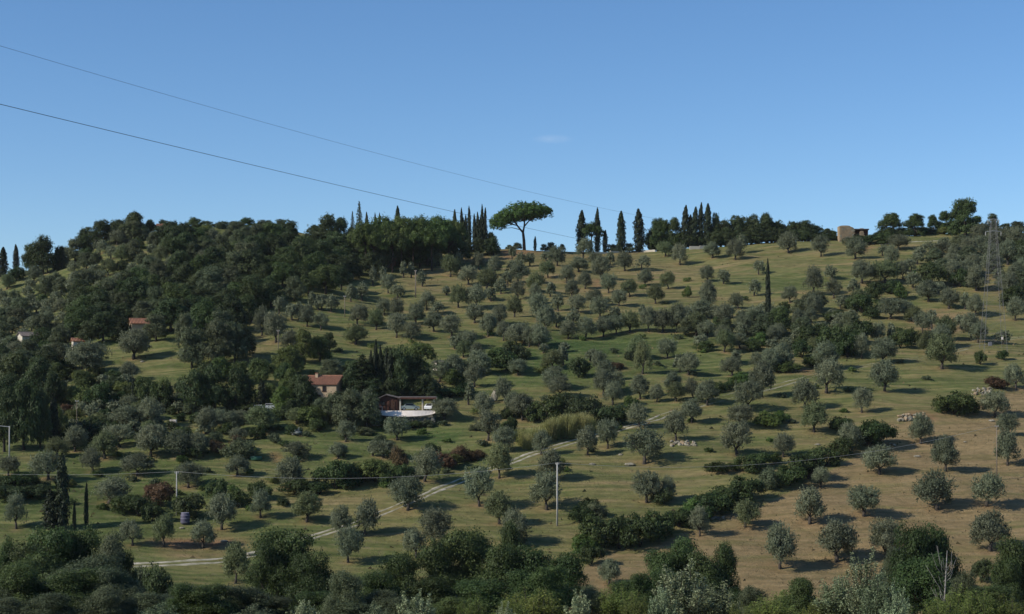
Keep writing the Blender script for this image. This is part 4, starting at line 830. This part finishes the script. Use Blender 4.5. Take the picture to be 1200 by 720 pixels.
# ------------------------------------------------------------------ terrace with shelter
def terrace():
    q = at(475, 497); D = q.y; k = D / F; cx = (474.5 - 600) * k; zt = lambda v: (VH - v) * k
    X = lambda u: (u - 600) * k
    root = empty('terrace_wall', (cx, D, zt(497)), 'bright white curved terrace wall in front of the open shelter', 'wall')
    n = 18; V = []; m_ = n + 1
    for i in range(m_):
        t = i / n; u = 438.5 + t * 72; bow = 1.0 - (2 * t - 1) ** 2
        for (y, v) in ((-bow * 2.2 - 1.1, 484.0 + 4.0 * bow ** .6), (-bow * 2.2, 481.3), (-bow * 2.2 + .45, 481.3), (-bow * 2.2 + .45, 484.5 + 4.0 * bow ** .6)): V.append((X(u) - cx, y, zt(v) - zt(497)))
    Fc = []
    for i in range(n):
        a = i * 4; b = a + 4
        Fc += [(a, b, b + 1, a + 1), (a + 1, b + 1, b + 2, a + 2), (a + 2, b + 2, b + 3, a + 3), (a + 3, b + 3, b, a)]
    Fc += [(0, 1, 2, 3), (n * 4 + 3, n * 4 + 2, n * 4 + 1, n * 4)]
    MB().add(V, Fc).build('parapet', M_WWALL, root)
    MB().box((0, 4.6, zt(482.3) - zt(497)), (12.8, 8.6, .3)).build('paving', M_RWALL, root)
    MB().box((0, 3.2, (zt(483.6) - zt(497)) / 2 - 1.2), (12.9, 6.4, zt(483.6) - zt(497) + 2.0)).build('foundation', M_GSTONE, root)
    # rubble bank beneath
    rb = empty('rubble_bank', (cx, D - 2.4, zt(497)), 'bank of loose grey rubble stones directly below the white terrace wall', 'stones')
    g = random.Random(9); rocks = [rock_mesh(s, M_GSTONE) for s in range(3)] + [rock_mesh(9, M_STONE)]
    for i in range(210):
        u = g.uniform(438, 510); t = g.random(); v = 489 + t * 9
        o = bpy.data.objects.new('stone', rocks[g.choice((0, 1, 2, 0, 1, 2, 0, 1, 2, 3))]); link(o, rb); s = g.uniform(.12, .36)
        o.location = (X(u) - cx, 1.6 - t * 2.4, zt(v) - zt(497)); o.scale = (s * 1.3, s, s * .8); o.rotation_euler = (g.random(), g.random(), g.random() * 6)
    # the shelter on the terrace
    zf = zt(482.3) + .15; sh = empty('open_shelter', (X(480), D + 4, zf), 'long low open wooden shelter with grey roof standing on the white terrace', 'shelter')
    k2 = (D + 4) / F; X2 = lambda u: (u - 480) * k2; hz = lambda v: (VH - v) * k2 - zf
    for u in (468.3, 494.3, 508):
        MB().box((X2(u), -1.8, hz(466) / 2), (.32, .32, hz(466))).build('post', M_RWALL, sh)
    for u in (469, 494, 508): MB().box((X2(u), 2.2, hz(466) / 2), (.25, .25, hz(466))).build('post', M_WOOD, sh)
    MB().box((X2(488), .2, hz(465.6)), (X2(510) - X2(465), 5.2, .28)).build('roof', M_FELT, sh)
    MB().box((X2(488), -2.36, hz(466.8)), (X2(510) - X2(465), .12, .34)).build('beam', M_WOOD, sh)
    # gabled left cabin joined to it
    a, b_, c = X2(440), X2(452), X2(466)
    MB().add([(a, -2, 0), (c, -2, 0), (c, 2, 0), (a, 2, 0), (a, -2, hz(468.5)), (c, -2, hz(467.5)), (c, 2, hz(467.5)), (a, 2, hz(468.5)), (b_, -2, hz(463.8)), (b_, 2, hz(463.8))],
             [(0, 1, 5, 8, 4), (2, 3, 7, 9, 6), (1, 2, 6, 5), (3, 0, 4, 7), (4, 8, 9, 7), (8, 5, 6, 9)]).build('cabin_wall', M_WOOD, sh)
    rf = MB()
    for (x0, v0, x1, v1) in ((a - .4, 469.3, b_, 463), (b_, 463, c + .5, 467)):
        z0, z1 = hz(v0), hz(v1); rf.add([(x0, -2.5, z0), (x1, -2.5, z1), (x1, 2.4, z1), (x0, 2.4, z0), (x0, -2.5, z0 + .16), (x1, -2.5, z1 + .16), (x1, 2.4, z1 + .16), (x0, 2.4, z0 + .16)], [(3, 2, 1, 0), (4, 5, 6, 7), (0, 1, 5, 4), (1, 2, 6, 5), (2, 3, 7, 6), (3, 0, 4, 7)])
    rf.build('gable_roof', M_FELT, sh)
    MB().box((X2(460), -2.05, 1.0), (.9, .1, 2.0)).build('door', M_SHUT, sh); MB().box((X2(448), -2.05, 1.5), (.9, .08, .8)).build('window', M_DARKW, sh)
    for i in range(6):
        MB().box((X2(441 + i * .0) + .35 + i * 0.78, -2.04, hz(468.6) / 2), (.03, .1, hz(468.6))).build('board_joint', M_SHUT, sh)
    car((X2(479) + X(480) , D + 3.2, zf), R(8), mat('pale_green_paint', (.30, .36, .33), rough=.35, spec=.5), 'pale green car parked under the open shelter roof')
    car((X(503.5), D + 2.6, zf), R(78), mat('white_paint', (.72, .72, .70), rough=.35, spec=.5), 'white car parked end-on at the right end of the open shelter')
    # white garden table left of the cabin
    t = empty('garden_table', (X(443), D + 1.0, zf), 'white garden table in front of the brown cabin left end', 'table')
    MB().box((0, 0, .78), (1.9, .9, .08)).build('tabletop', M_WWALL, t)
    for sx in (-1, 1):
        for sy in (-1, 1): MB().box((sx * .8, sy * .35, .37), (.08, .08, .74)).build('leg', M_WWALL, t)
def rock_mesh(seed, m):
    g = random.Random(seed * 31 + 5); V = []; n, r = 7, 5
    for i in range(r):
        ph = math.pi * (i + .5) / r
        for k in range(n):
            t = 2 * math.pi * k / n; q = 1 + g.uniform(-.22, .22); V.append((math.sin(ph) * math.cos(t) * q, math.sin(ph) * math.sin(t) * q, math.cos(ph) * q * .85))
    Fc = [(i * n + k, (i + 1) * n + k, (i + 1) * n + (k + 1) % n, i * n + (k + 1) % n) for i in range(r - 1) for k in range(n)] + [tuple(range(n)), tuple((r - 1) * n + k for k in range(n))[::-1]]
    return MB().add(V, Fc).mesh('stone', m)
M_TYRE = mat('tyre', (.02, .02, .02)); M_RIM = mat('rim', (.4, .4, .42), rough=.4, metal=.6)
def car(p, rz, paint, label):
    root = empty('parked_car', p, label, 'car', 'cars parked by the farm', rz)
    prof = [(-2.0, .35), (-2.05, .75), (-1.9, .95), (-1.35, 1.02), (-.85, 1.42), (.65, 1.46), (1.25, 1.02), (1.95, .9), (2.08, .6), (2.02, .35)]
    n = len(prof); V = []
    for y, s in ((-.84, 1), (-.72, 0), (.72, 0), (.84, 1)):
        pass
    V = [(x, -.84 if z < 1.05 else -.66, z) for x, z in prof] + [(x, .84 if z < 1.05 else .66, z) for x, z in prof]
    Fc = [tuple(range(n)), tuple(range(2 * n - 1, n - 1, -1))] + [(i, n + i, n + (i + 1) % n, (i + 1) % n) for i in range(n)]
    MB().add(V, Fc).build('body', paint, root)
    for s in (-1, 1):
        MB().add([(-1.15, s * .83, 1.06), (1.05, s * .83, 1.06), (.62, s * .70, 1.38), (-.8, s * .70, 1.38)], [(0, 1, 2, 3)]).build('side_window', M_DARKW, root)
        for x in (-1.25, 1.3):
            w = MB().tube([(x, s * .70, .33), (x, s * .90, .33)], .33, 14).build('tyre', M_TYRE, root); MB().tube([(x, s * .90, .33), (x, s * .92, .33)], .19, 10).build('rim', M_RIM, w)
        MB().box((2.05, s * .6, .72), (.08, .3, .14)).build('headlight', M_WWALL, root)
    MB().add([(1.24, -.62, 1.05), (1.24, .62, 1.05), (.70, .55, 1.44), (.70, -.55, 1.44)], [(0, 1, 2, 3)]).build('windscreen', M_DARKW, root)
    MB().add([(-1.37, .62, 1.05), (-1.37, -.62, 1.05), (-.90, -.55, 1.41), (-.90, .55, 1.41)], [(0, 1, 2, 3)]).build('rear_window', M_DARKW, root)
terrace()
car(at(303, 483.5) + Vector((0, 0, .1)), R(12), MATS['white_paint'], 'white car glimpsed between trees left of the small dark cypress')
car(at(316, 482) + Vector((0, 0, .1)), R(8), MATS['white_paint'], 'white car glimpsed between trees right of the small dark cypress')

# barrel, crate, green trough and other small things
q = at(217, 615); k = q.y / F
t = empty('storage_barrel', q, 'squat violet-grey barrel beside the concrete pole under a dark bush', 'barrel')
M_PURP = mat('violet_plastic', (.085, .08, .12), rough=.6); MB().lathe([(.62, 0), (.78, .3), (.80, .9), (.78, 1.5), (.66, 1.85)], n=16).build('body', M_PURP, t, True)
MB().lathe([(.70, 1.86), (.72, 1.92), (.68, 2.0)], n=16).build('lid', mat('grey_lid', (.22, .22, .28)), t); 
for z in (.35, .95, 1.5): MB().lathe([(.80, z), (.84, z + .04), (.80, z + .08)], n=16).build('band', mat('grey_lid', (.22, .22, .28)), t)
q = at(203, 503); t = empty('white_crate', q, 'pale stacked crates standing between bushes left of the dark trees', 'crate')
for i in range(3): MB().box((0, 0, .3 + i * .62), (1.8 - .25 * i, 1.1, .56)).build('crate_tier', M_STONE if i == 1 else M_WWALL, t)
q = at(300, 540); t = empty('water_trough', q, 'green oval water trough on the grass right of the rusty-topped tree', 'trough')
MB().lathe([(.9, 0), (1.1, .1), (1.2, .8), (1.05, .8), (.95, .3)], n=18).build('basin', mat('green_plastic', (.03, .10, .06), rough=.5), t, True).scale = (1, .6, 1)
q = at(580, 471); t = empty('pale_boulder', q, 'tall pale grey boulder leaning on the grass uphill of the track', 'boulder')
o = bpy.data.objects.new('stone', rock_mesh(41, M_STONE)); link(o, t); o.scale = (.8, .7, 1.7); o.location = (0, 0, 1.3); o.rotation_euler = (0, .3, 0)
o = bpy.data.objects.new('stone', rock_mesh(42, M_STONE)); link(o, t); o.scale = (.7, .6, .9); o.location = (-.7, 0, .4)
# polytunnel-like pale shelters at the far right
for u, v, lb in ((1140, 291, 'pale blue covered shelter among the olives left of the lattice tower top'), (1194, 316, 'pale blue covered shelter at the right edge above the olives')):
    q = at(u, v); t = empty('covered_shelter', q, lb, 'shelter', 'pale covered shelters'); k = 9
    V = [(math.cos(math.pi * i / k) * 1.5, y, .7 + math.sin(math.pi * i / k) * 1.2) for y in (-1.6, 1.6) for i in range(k + 1)]
    MB().add(V, [(i, i + 1, k + 2 + i, k + 1 + i) for i in range(k)] + [tuple(range(k + 1)), tuple(range(2 * k + 1, k, -1))]).build('cover', mat('blue_sheet', (.30, .38, .42), rough=.5), t)
    for sx in (-1, 1):
        for y in (-1.5, 1.5): MB().tube([(sx * 1.4, y, -.2), (sx * 1.4, y, .75)], .06).build('post', M_GSTONE, t)

# ------------------------------------------------------------------ stone heaps and single rocks
def heap(u0, u1, v0, v1, n, ms, label, seed, smax=.5):
    g = random.Random(seed); c = at((u0 + u1) / 2, (v0 + v1) / 2); root = empty('stone_heap', c, label, 'stone heap'); rocks = [rock_mesh(seed + i, m) for i, m in enumerate(ms)]
    for i in range(n):
        q = at(g.uniform(u0, u1), g.uniform(v0, v1)); o = bpy.data.objects.new('stone', g.choice(rocks)); link(o, root); s = g.uniform(.18, smax)
        o.location = q - c + Vector((0, 0, s * .4)); o.scale = (s * 1.3, s, s * .75); o.rotation_euler = (g.random(), g.random(), g.random() * 6)
heap(786, 815, 519, 524, 34, [M_STONE, M_STONE, M_OCHRE], 'strip of scattered pale stones below an olive right of the track', 11, .42)
heap(1138, 1166, 457, 464, 40, [M_OCHRE, M_STONE, M_GSTONE], 'tumbled stone wall remains above the dry field near the right edge', 12, .55)
heap(1052, 1088, 485, 494, 36, [M_OCHRE, M_OCHRE, M_STONE], 'ochre rubble and earth bank above the dry field behind an olive', 13, .55)
heap(1035, 1048, 521, 526, 10, [M_STONE], 'few pale stones in the shade of the large dark bramble', 14, .35)
heap(835, 848, 608, 611, 7, [M_STONE, M_GSTONE], 'few pale stones at the edge of the bramble band by the dry field', 15, .4)
for u, v, s, lb in ((738, 546, .62, 'white rounded rock on grass left of the wide forked olive'), (694, 545, .4, 'small white rock on grass below the twin olives by the track'), (1162, 494, .45, 'white flat rock below the forked olive near the right edge'),
                    (1075, 536, .42, 'white flat rock on dry grass left of the leaning olive'), (958, 522, .4, 'small white rock on top of the bramble band'), (727, 534, .35, 'long pale rock lying in the grass above the wide olive'),
                    (262, 636, .4, 'small white rock right of the olive row above the track'), (293, 652, .6, 'pale slab beside the track left of the big near tree'), (167, 425, .4, 'small pale rock on the left green clearing'),
                    (213, 620, .3, 'small pale rock in front of the violet barrel'), (1131, 519, .25, 'tiny pale stone alone on the dry field'), (603, 466, .3, 'small pale rock on the grass below the leaning boulder')):
    q = at(u, v); o = bpy.data.objects.new('rock', rock_mesh(int(u), M_STONE)); link(o); o.location = q + Vector((0, 0, s * .3)); o.scale = (s * 1.7, s, s * .62); tag(o, lb, 'rock')

# ------------------------------------------------------------------ poles and wires
M_CONC = mat('grey_concrete', (.42, .41, .38), noise=(.34, .33, .30), scale=2); M_STEEL = mat('galvanised_steel', (.34, .35, .35), rough=.55, metal=.3)
M_CABLE = mat('dark_cable', (.05, .05, .055), rough=.6); M_CABLEL = mat('pale_cable', (.34, .34, .33), rough=.6)
M_PWOOD = mat('weathered_wood', (.22, .18, .13), noise=(.15, .12, .09), scale=3)
POLE = {}
def pole(u, vb, vt, m, label, r=.15, arm=0, ins=True):
    p = at(u, vb); h = (vb - vt) * p.y / F; root = empty('utility_pole', p, label, 'utility pole', 'utility poles on the slope')
    MB().tube([(0, 0, -.5), (0, 0, h * .5), (0, 0, h)], [r, r * .85, r * .66], 10).build('shaft', m, root, True)
    if arm: MB().tube([(0, 0, h - .15), (-arm, 0, h + .05)], .07, 6).build('arm', M_STEEL, root)
    if ins:
        MB().box((0, 0, h - .25), (.7, .1, .1)).build('crossbar', M_STEEL, root)
        for x in (-.28, .28): MB().lathe([(.04, 0), (.08, .05), (.05, .12), (.07, .16), (.03, .2)], (x, 0, h - .2), 8).build('insulator', M_CONC, root)
    POLE[u] = p + Vector((0, 0, h)); return root
pole(653, 617, 543, M_CONC, 'tall white-grey concrete pole standing on bare ground in the lower middle', .17)
pole(207, 604, 553, M_CONC, 'concrete pole beside the violet-grey barrel in the lower left', .14)
pole(1168, 563, 499, M_PWOOD, 'pale wooden pole in the dry field near the right edge', .11)
pole(11, 537, 500, M_CONC, 'grey pole with side arm before the black trees at the left edge', .15, arm=2.0, ins=False)
pole(250, 480, 455, M_CONC, 'short pole against the dark farm trees', .16)
pole(326, 422, 387, M_PWOOD, 'slim pole in the dry clearing uphill left of the farmhouse', .12)
pole(404, 372, 347, M_PWOOD, 'slim pole between small olives at the pine wood foot, left one', .13)
pole(487, 349, 317, M_PWOOD, 'stout yellowish pole among small olives below the pine wood', .19)
pole(90, 516, 469, M_PWOOD, 'thin pole rising from dark bushes near the left edge', .08)
def wire(name, pts, r, m, label, sag=0):
    """a cable through true 3D points with a sag between them"""
    out = []
    for a, b in zip(pts[:-1], pts[1:]):
        for k in range(24):
            t = k / 24; q = a.lerp(b, t); q.z -= sag * 4 * t * (1 - t); out.append(q)
    out.append(pts[-1]); root = MB().tube(out, r, 5).build(name, m, None, True); return tag(root, label, 'cable', 'overhead cables')
far_l = Vector((at(-60, 575).x, at(-60, 575).y, POLE[207].z - .6)); far_r = POLE[1168] + Vector((40, 14, 5))
wire('overhead_cable', [far_l, POLE[207]], .016, M_CABLEL, 'thin cable from the left edge to the concrete pole by the barrel', .6)
wire('overhead_cable', [POLE[207], POLE[653]], .02, M_CABLEL, 'thin pale cable sagging between the barrel pole and the tall white pole', 1.9)
wire('overhead_cable', [POLE[653], POLE[1168]], .02, M_CABLEL, 'thin pale cable sagging from the tall white pole to the field pole', 3.4)
def sky_pt(u, v, D): return Vector(((u - 600) / F * D, D, (VH - v) / F * D))
def sky_wire(a, b, mid, r, label):
    A, B, M = sky_pt(*a), sky_pt(*b), None; out = []
    for k in range(61):
        t = k / 60; q = A.lerp(B, t); v0 = VH - F * q.z / q.y; out.append(q)
    # sag so that the cable passes the given middle pixel
    tm = .5; q = A.lerp(B, tm)
    best = min(range(61), key=lambda k: abs(600 + F * out[k].x / out[k].y - mid[0])); t = best / 60; want = (VH - mid[1]) / F * out[best].y; sg = (out[best].z - want) / (4 * t * (1 - t))
    for k in range(61): t = k / 60; out[k].z -= sg * 4 * t * (1 - t)
    tag(MB().tube(out, r, 5).build('power_line', M_CABLE, None, True), label, 'cable', 'high power lines')
sky_wire((-120, 93, 170), (760, 296, 640), (250, 184.5), .036, 'lower dark power line slanting across the sky down to the ridge')
sky_wire((-120, 18, 260), (800, 262, 720), (330, 147), .028, 'upper faint power line slanting across the sky above the umbrella pine')

# lattice tower
M_TSTEEL = mat('weathered_steel', (.15, .15, .145), rough=.7)
def pylon():
    p = at(1164, 411); k = p.y / F; h = (411 - 257) * k; root = empty('lattice_tower', p, 'slender grey steel lattice tower rising from the olives at the right edge', 'pylon')
    def hw(z): t = z / h; return (13.2 * k) * (1 - t) ** 1.0 * .82 + 2.6 * k
    for sx in (-1, 1):
        for sy in (-1, 1):
            MB().tube([(sx * hw(z), sy * hw(z) * .8, z) for z in np.linspace(-.5, h, 14)], .046, 5).build('leg', M_TSTEEL, root)
    b = MB(); zs = [0]; 
    while zs[-1] < h * .97: zs.append(zs[-1] + hw(zs[-1]) * 1.45)
    for z0, z1 in zip(zs[:-1], zs[1:]):
        a, c = hw(z0), hw(min(z1, h)); z1 = min(z1, h)
        for s in (-1, 1):
            b.tube([(-a, s * a * .8, z0), (c, s * c * .8, z1)], .017, 4); b.tube([(a, s * a * .8, z0), (-c, s * c * .8, z1)], .017, 4)
            b.tube([(s * a, -a * .8, z0), (s * c, c * .8, z1)], .017, 4); b.tube([(s * a, a * .8, z0), (s * c, -c * .8, z1)], .017, 4)
            b.tube([(-c, s * c * .8, z1), (c, s * c * .8, z1)], .016, 4); b.tube([(s * c, -c * .8, z1), (s * c, c * .8, z1)], .016, 4)
    o = b.build('bracing', M_TSTEEL, root); o['kind'] = 'stuff'
    for z, L in ((h * .90, 1.9), (h * .99, 1.3)):
        for s in (-1, 1):
            MB().tube([(0, 0, z + .3), (s * L, 0, z)], .07, 5).build('crossarm', M_STEEL, root); MB().tube([(s * L, 0, z), (s * L, 0, z - .9)], .08, 6).build('insulator', M_CONC, root)
    MB().box((7.5 * k, -hw(2) * .8 - .12, 13.5 * k), (.45, .08, .6)).build('sign_plate', M_WWALL, root)
    MB().box((-7 * k, -hw(1) * .8 - .3, 7 * k), (.8, .5, .9)).build('switch_box', mat('grey_box', (.16, .16, .17)), root)
pylon()

# bare grey-stemmed tree in front at the right
def bare_tree():
    D = 205; p = ground((1092 - 600) / F * D, D); k = D / F; root = empty('bare_tree', p, 'leafless tree with pale grey stems in front of dark trees at lower right', 'tree')
    g = random.Random(4); Q = lambda u, v, y=0: Vector(((u - 1092) * k, y, (VH - v) * k - p.z))
    MB().tube([Q(1092, 740), Q(1093, 700, -5.6), Q(1094, 670, -5.8), Q(1096, 640, -5.6)], [.17, .12, .08, .03], 7).build('trunk', M_PALEB, root, True)
    for i in range(26):
        u0, v0 = 1093 + g.uniform(-1, 2), g.uniform(655, 725); s = g.choice((-1, 1)); L = g.uniform(10, 30)
        MB().tube([Q(u0, v0, -5.6), Q(u0 + s * L * .3, v0 - L * .4, -5.6 + g.uniform(-1, .4)), Q(u0 + s * L * (.35 + .4 * g.random()), v0 - L * 1.1, -5.6 + g.uniform(-2, .5))], [.04, .03, .012], 5).build('branch', M_PALEB, root, True)
bare_tree()

place_bushes()
# ------------------------------------------------------------------ labels: what each plant looks like and what it stands beside
MARKS = [(610, 262, 'the lone umbrella pine'), (653, 580, 'the tall concrete pole'), (383, 452, 'the farmhouse'), (475, 484, 'the white terrace wall'), (1164, 335, 'the lattice tower'), (900, 345, 'the lone slope cypress'),
         (998, 275, 'the ridge ruin'), (207, 580, 'the violet barrel'), (73, 580, 'the biggest left cypress'), (1168, 530, 'the wooden field pole'), (800, 521, 'the pale stone strip'), (655, 500, 'the yellow reeds'),
         (487, 333, 'the stout yellowish pole'), (404, 360, 'the slim pinewood pole'), (728, 270, 'the pair of ridge cypresses'), (815, 262, 'the tight cypress row'), (1131, 255, 'the tallest ridge pine'), (11, 518, 'the pole with side arm'),
         (677, 432, 'the round near-black bush'), (579, 460, 'the leaning pale boulder'), (1118, 474, 'the isolated dark bramble'), (1070, 490, 'the ochre rubble bank'), (326, 404, 'the slim clearing pole'), (440, 435, 'the five close cypresses'),
         (338, 665, 'the big trackside oak'), (800, 690, 'the tallest silvery poplar'), (1015, 685, 'the right-hand silver poplar'), (1093, 680, 'the bare pale tree'), (192, 265, 'the orange hilltop roof'), (160, 382, 'the wood-hidden house'),
         (421, 248, 'the pointed ridge conifer'), (478, 270, 'the flat-topped pine wood'), (737, 625, 'the long bramble thicket'), (975, 400, 'the dark scrub patch'), (585, 420, 'the wide dark bush'), (33, 398, 'the scrub house'),
         (3, 305, 'the left-edge cypresses'), (156, 460, 'the thin left-hand cypress'), (540, 565, 'the bend of the track'), (864, 520, 'the fullest trackside olive'), (780, 470, 'the fading track end'), (478, 660, 'the near dark thicket'), (265, 460, 'the dark farm trees'),
         (738, 546, 'the white rounded rock'), (1030, 545, 'the leaning field olive')]
ORD = ['closest', 'second closest', 'third closest', 'fourth closest', 'fifth closest', 'sixth closest', 'seventh closest', 'eighth closest', 'ninth closest', 'tenth closest'] + ['%dth closest' % i for i in range(11, 90)]
for i in (21, 31, 41, 51): ORD[i - 1] = ORD[i - 1].replace('th', 'st', 1)
SPOT = {864.0: None}
buckets = {}
for rec in PLANTS:
    o, kind, cat, u, v, w, h, label = rec
    if label: o['label'] = label; continue
    d, mu, mv, ph = min(((math.hypot(u - a, (v - b) * 1.4), a, b, t) for a, b, t in MARKS), key=lambda q: q[0])
    a = math.degrees(math.atan2(-(v - mv), u - mu)) % 360
    side = ['right of', 'upper right of', 'above', 'upper left of', 'left of', 'lower left of', 'below', 'lower right of'][int((a + 22.5) // 45) % 8]
    buckets.setdefault((cat, LOOK[kind], side, ph), []).append((d, rec))
for (cat, look, side, ph), lst in buckets.items():
    lst.sort(key=lambda q: q[0])
    for i, (d, rec) in enumerate(lst):
        r = rec[5] / max(rec[6], .1); form = 'broad' if r > 1.25 else 'narrow' if r < .8 else 'rounded'
        if cat in ('cypress', 'reed clump'): form = 'upright'
        n = '' if len(lst) == 1 else ', ' + ORD[i] + ' one'
        rec[0]['label'] = f"{form} {look} {cat}{n} {side} {ph}"

# ------------------------------------------------------------------ thin summer haze: one closed box of air round everything
hz = MB().box((0, 3000, -5), (34000, 13200, 176)).build('haze', bpy.data.materials.new('haze')); hz['kind'] = 'stuff'
hz['label'] = 'thin blue summer haze over the whole valley and hillside'
hm = hz.data.materials[0]; hm.use_nodes = True; hm.node_tree.nodes.remove(hm.node_tree.nodes['Principled BSDF'])
pv = hm.node_tree.nodes.new('ShaderNodeVolumePrincipled'); pv.inputs['Density'].default_value = .000025; pv.inputs['Color'].default_value = (.86, .92, 1, 1)
hm.node_tree.links.new(pv.outputs[0], hm.node_tree.nodes['Material Output'].inputs['Volume'])
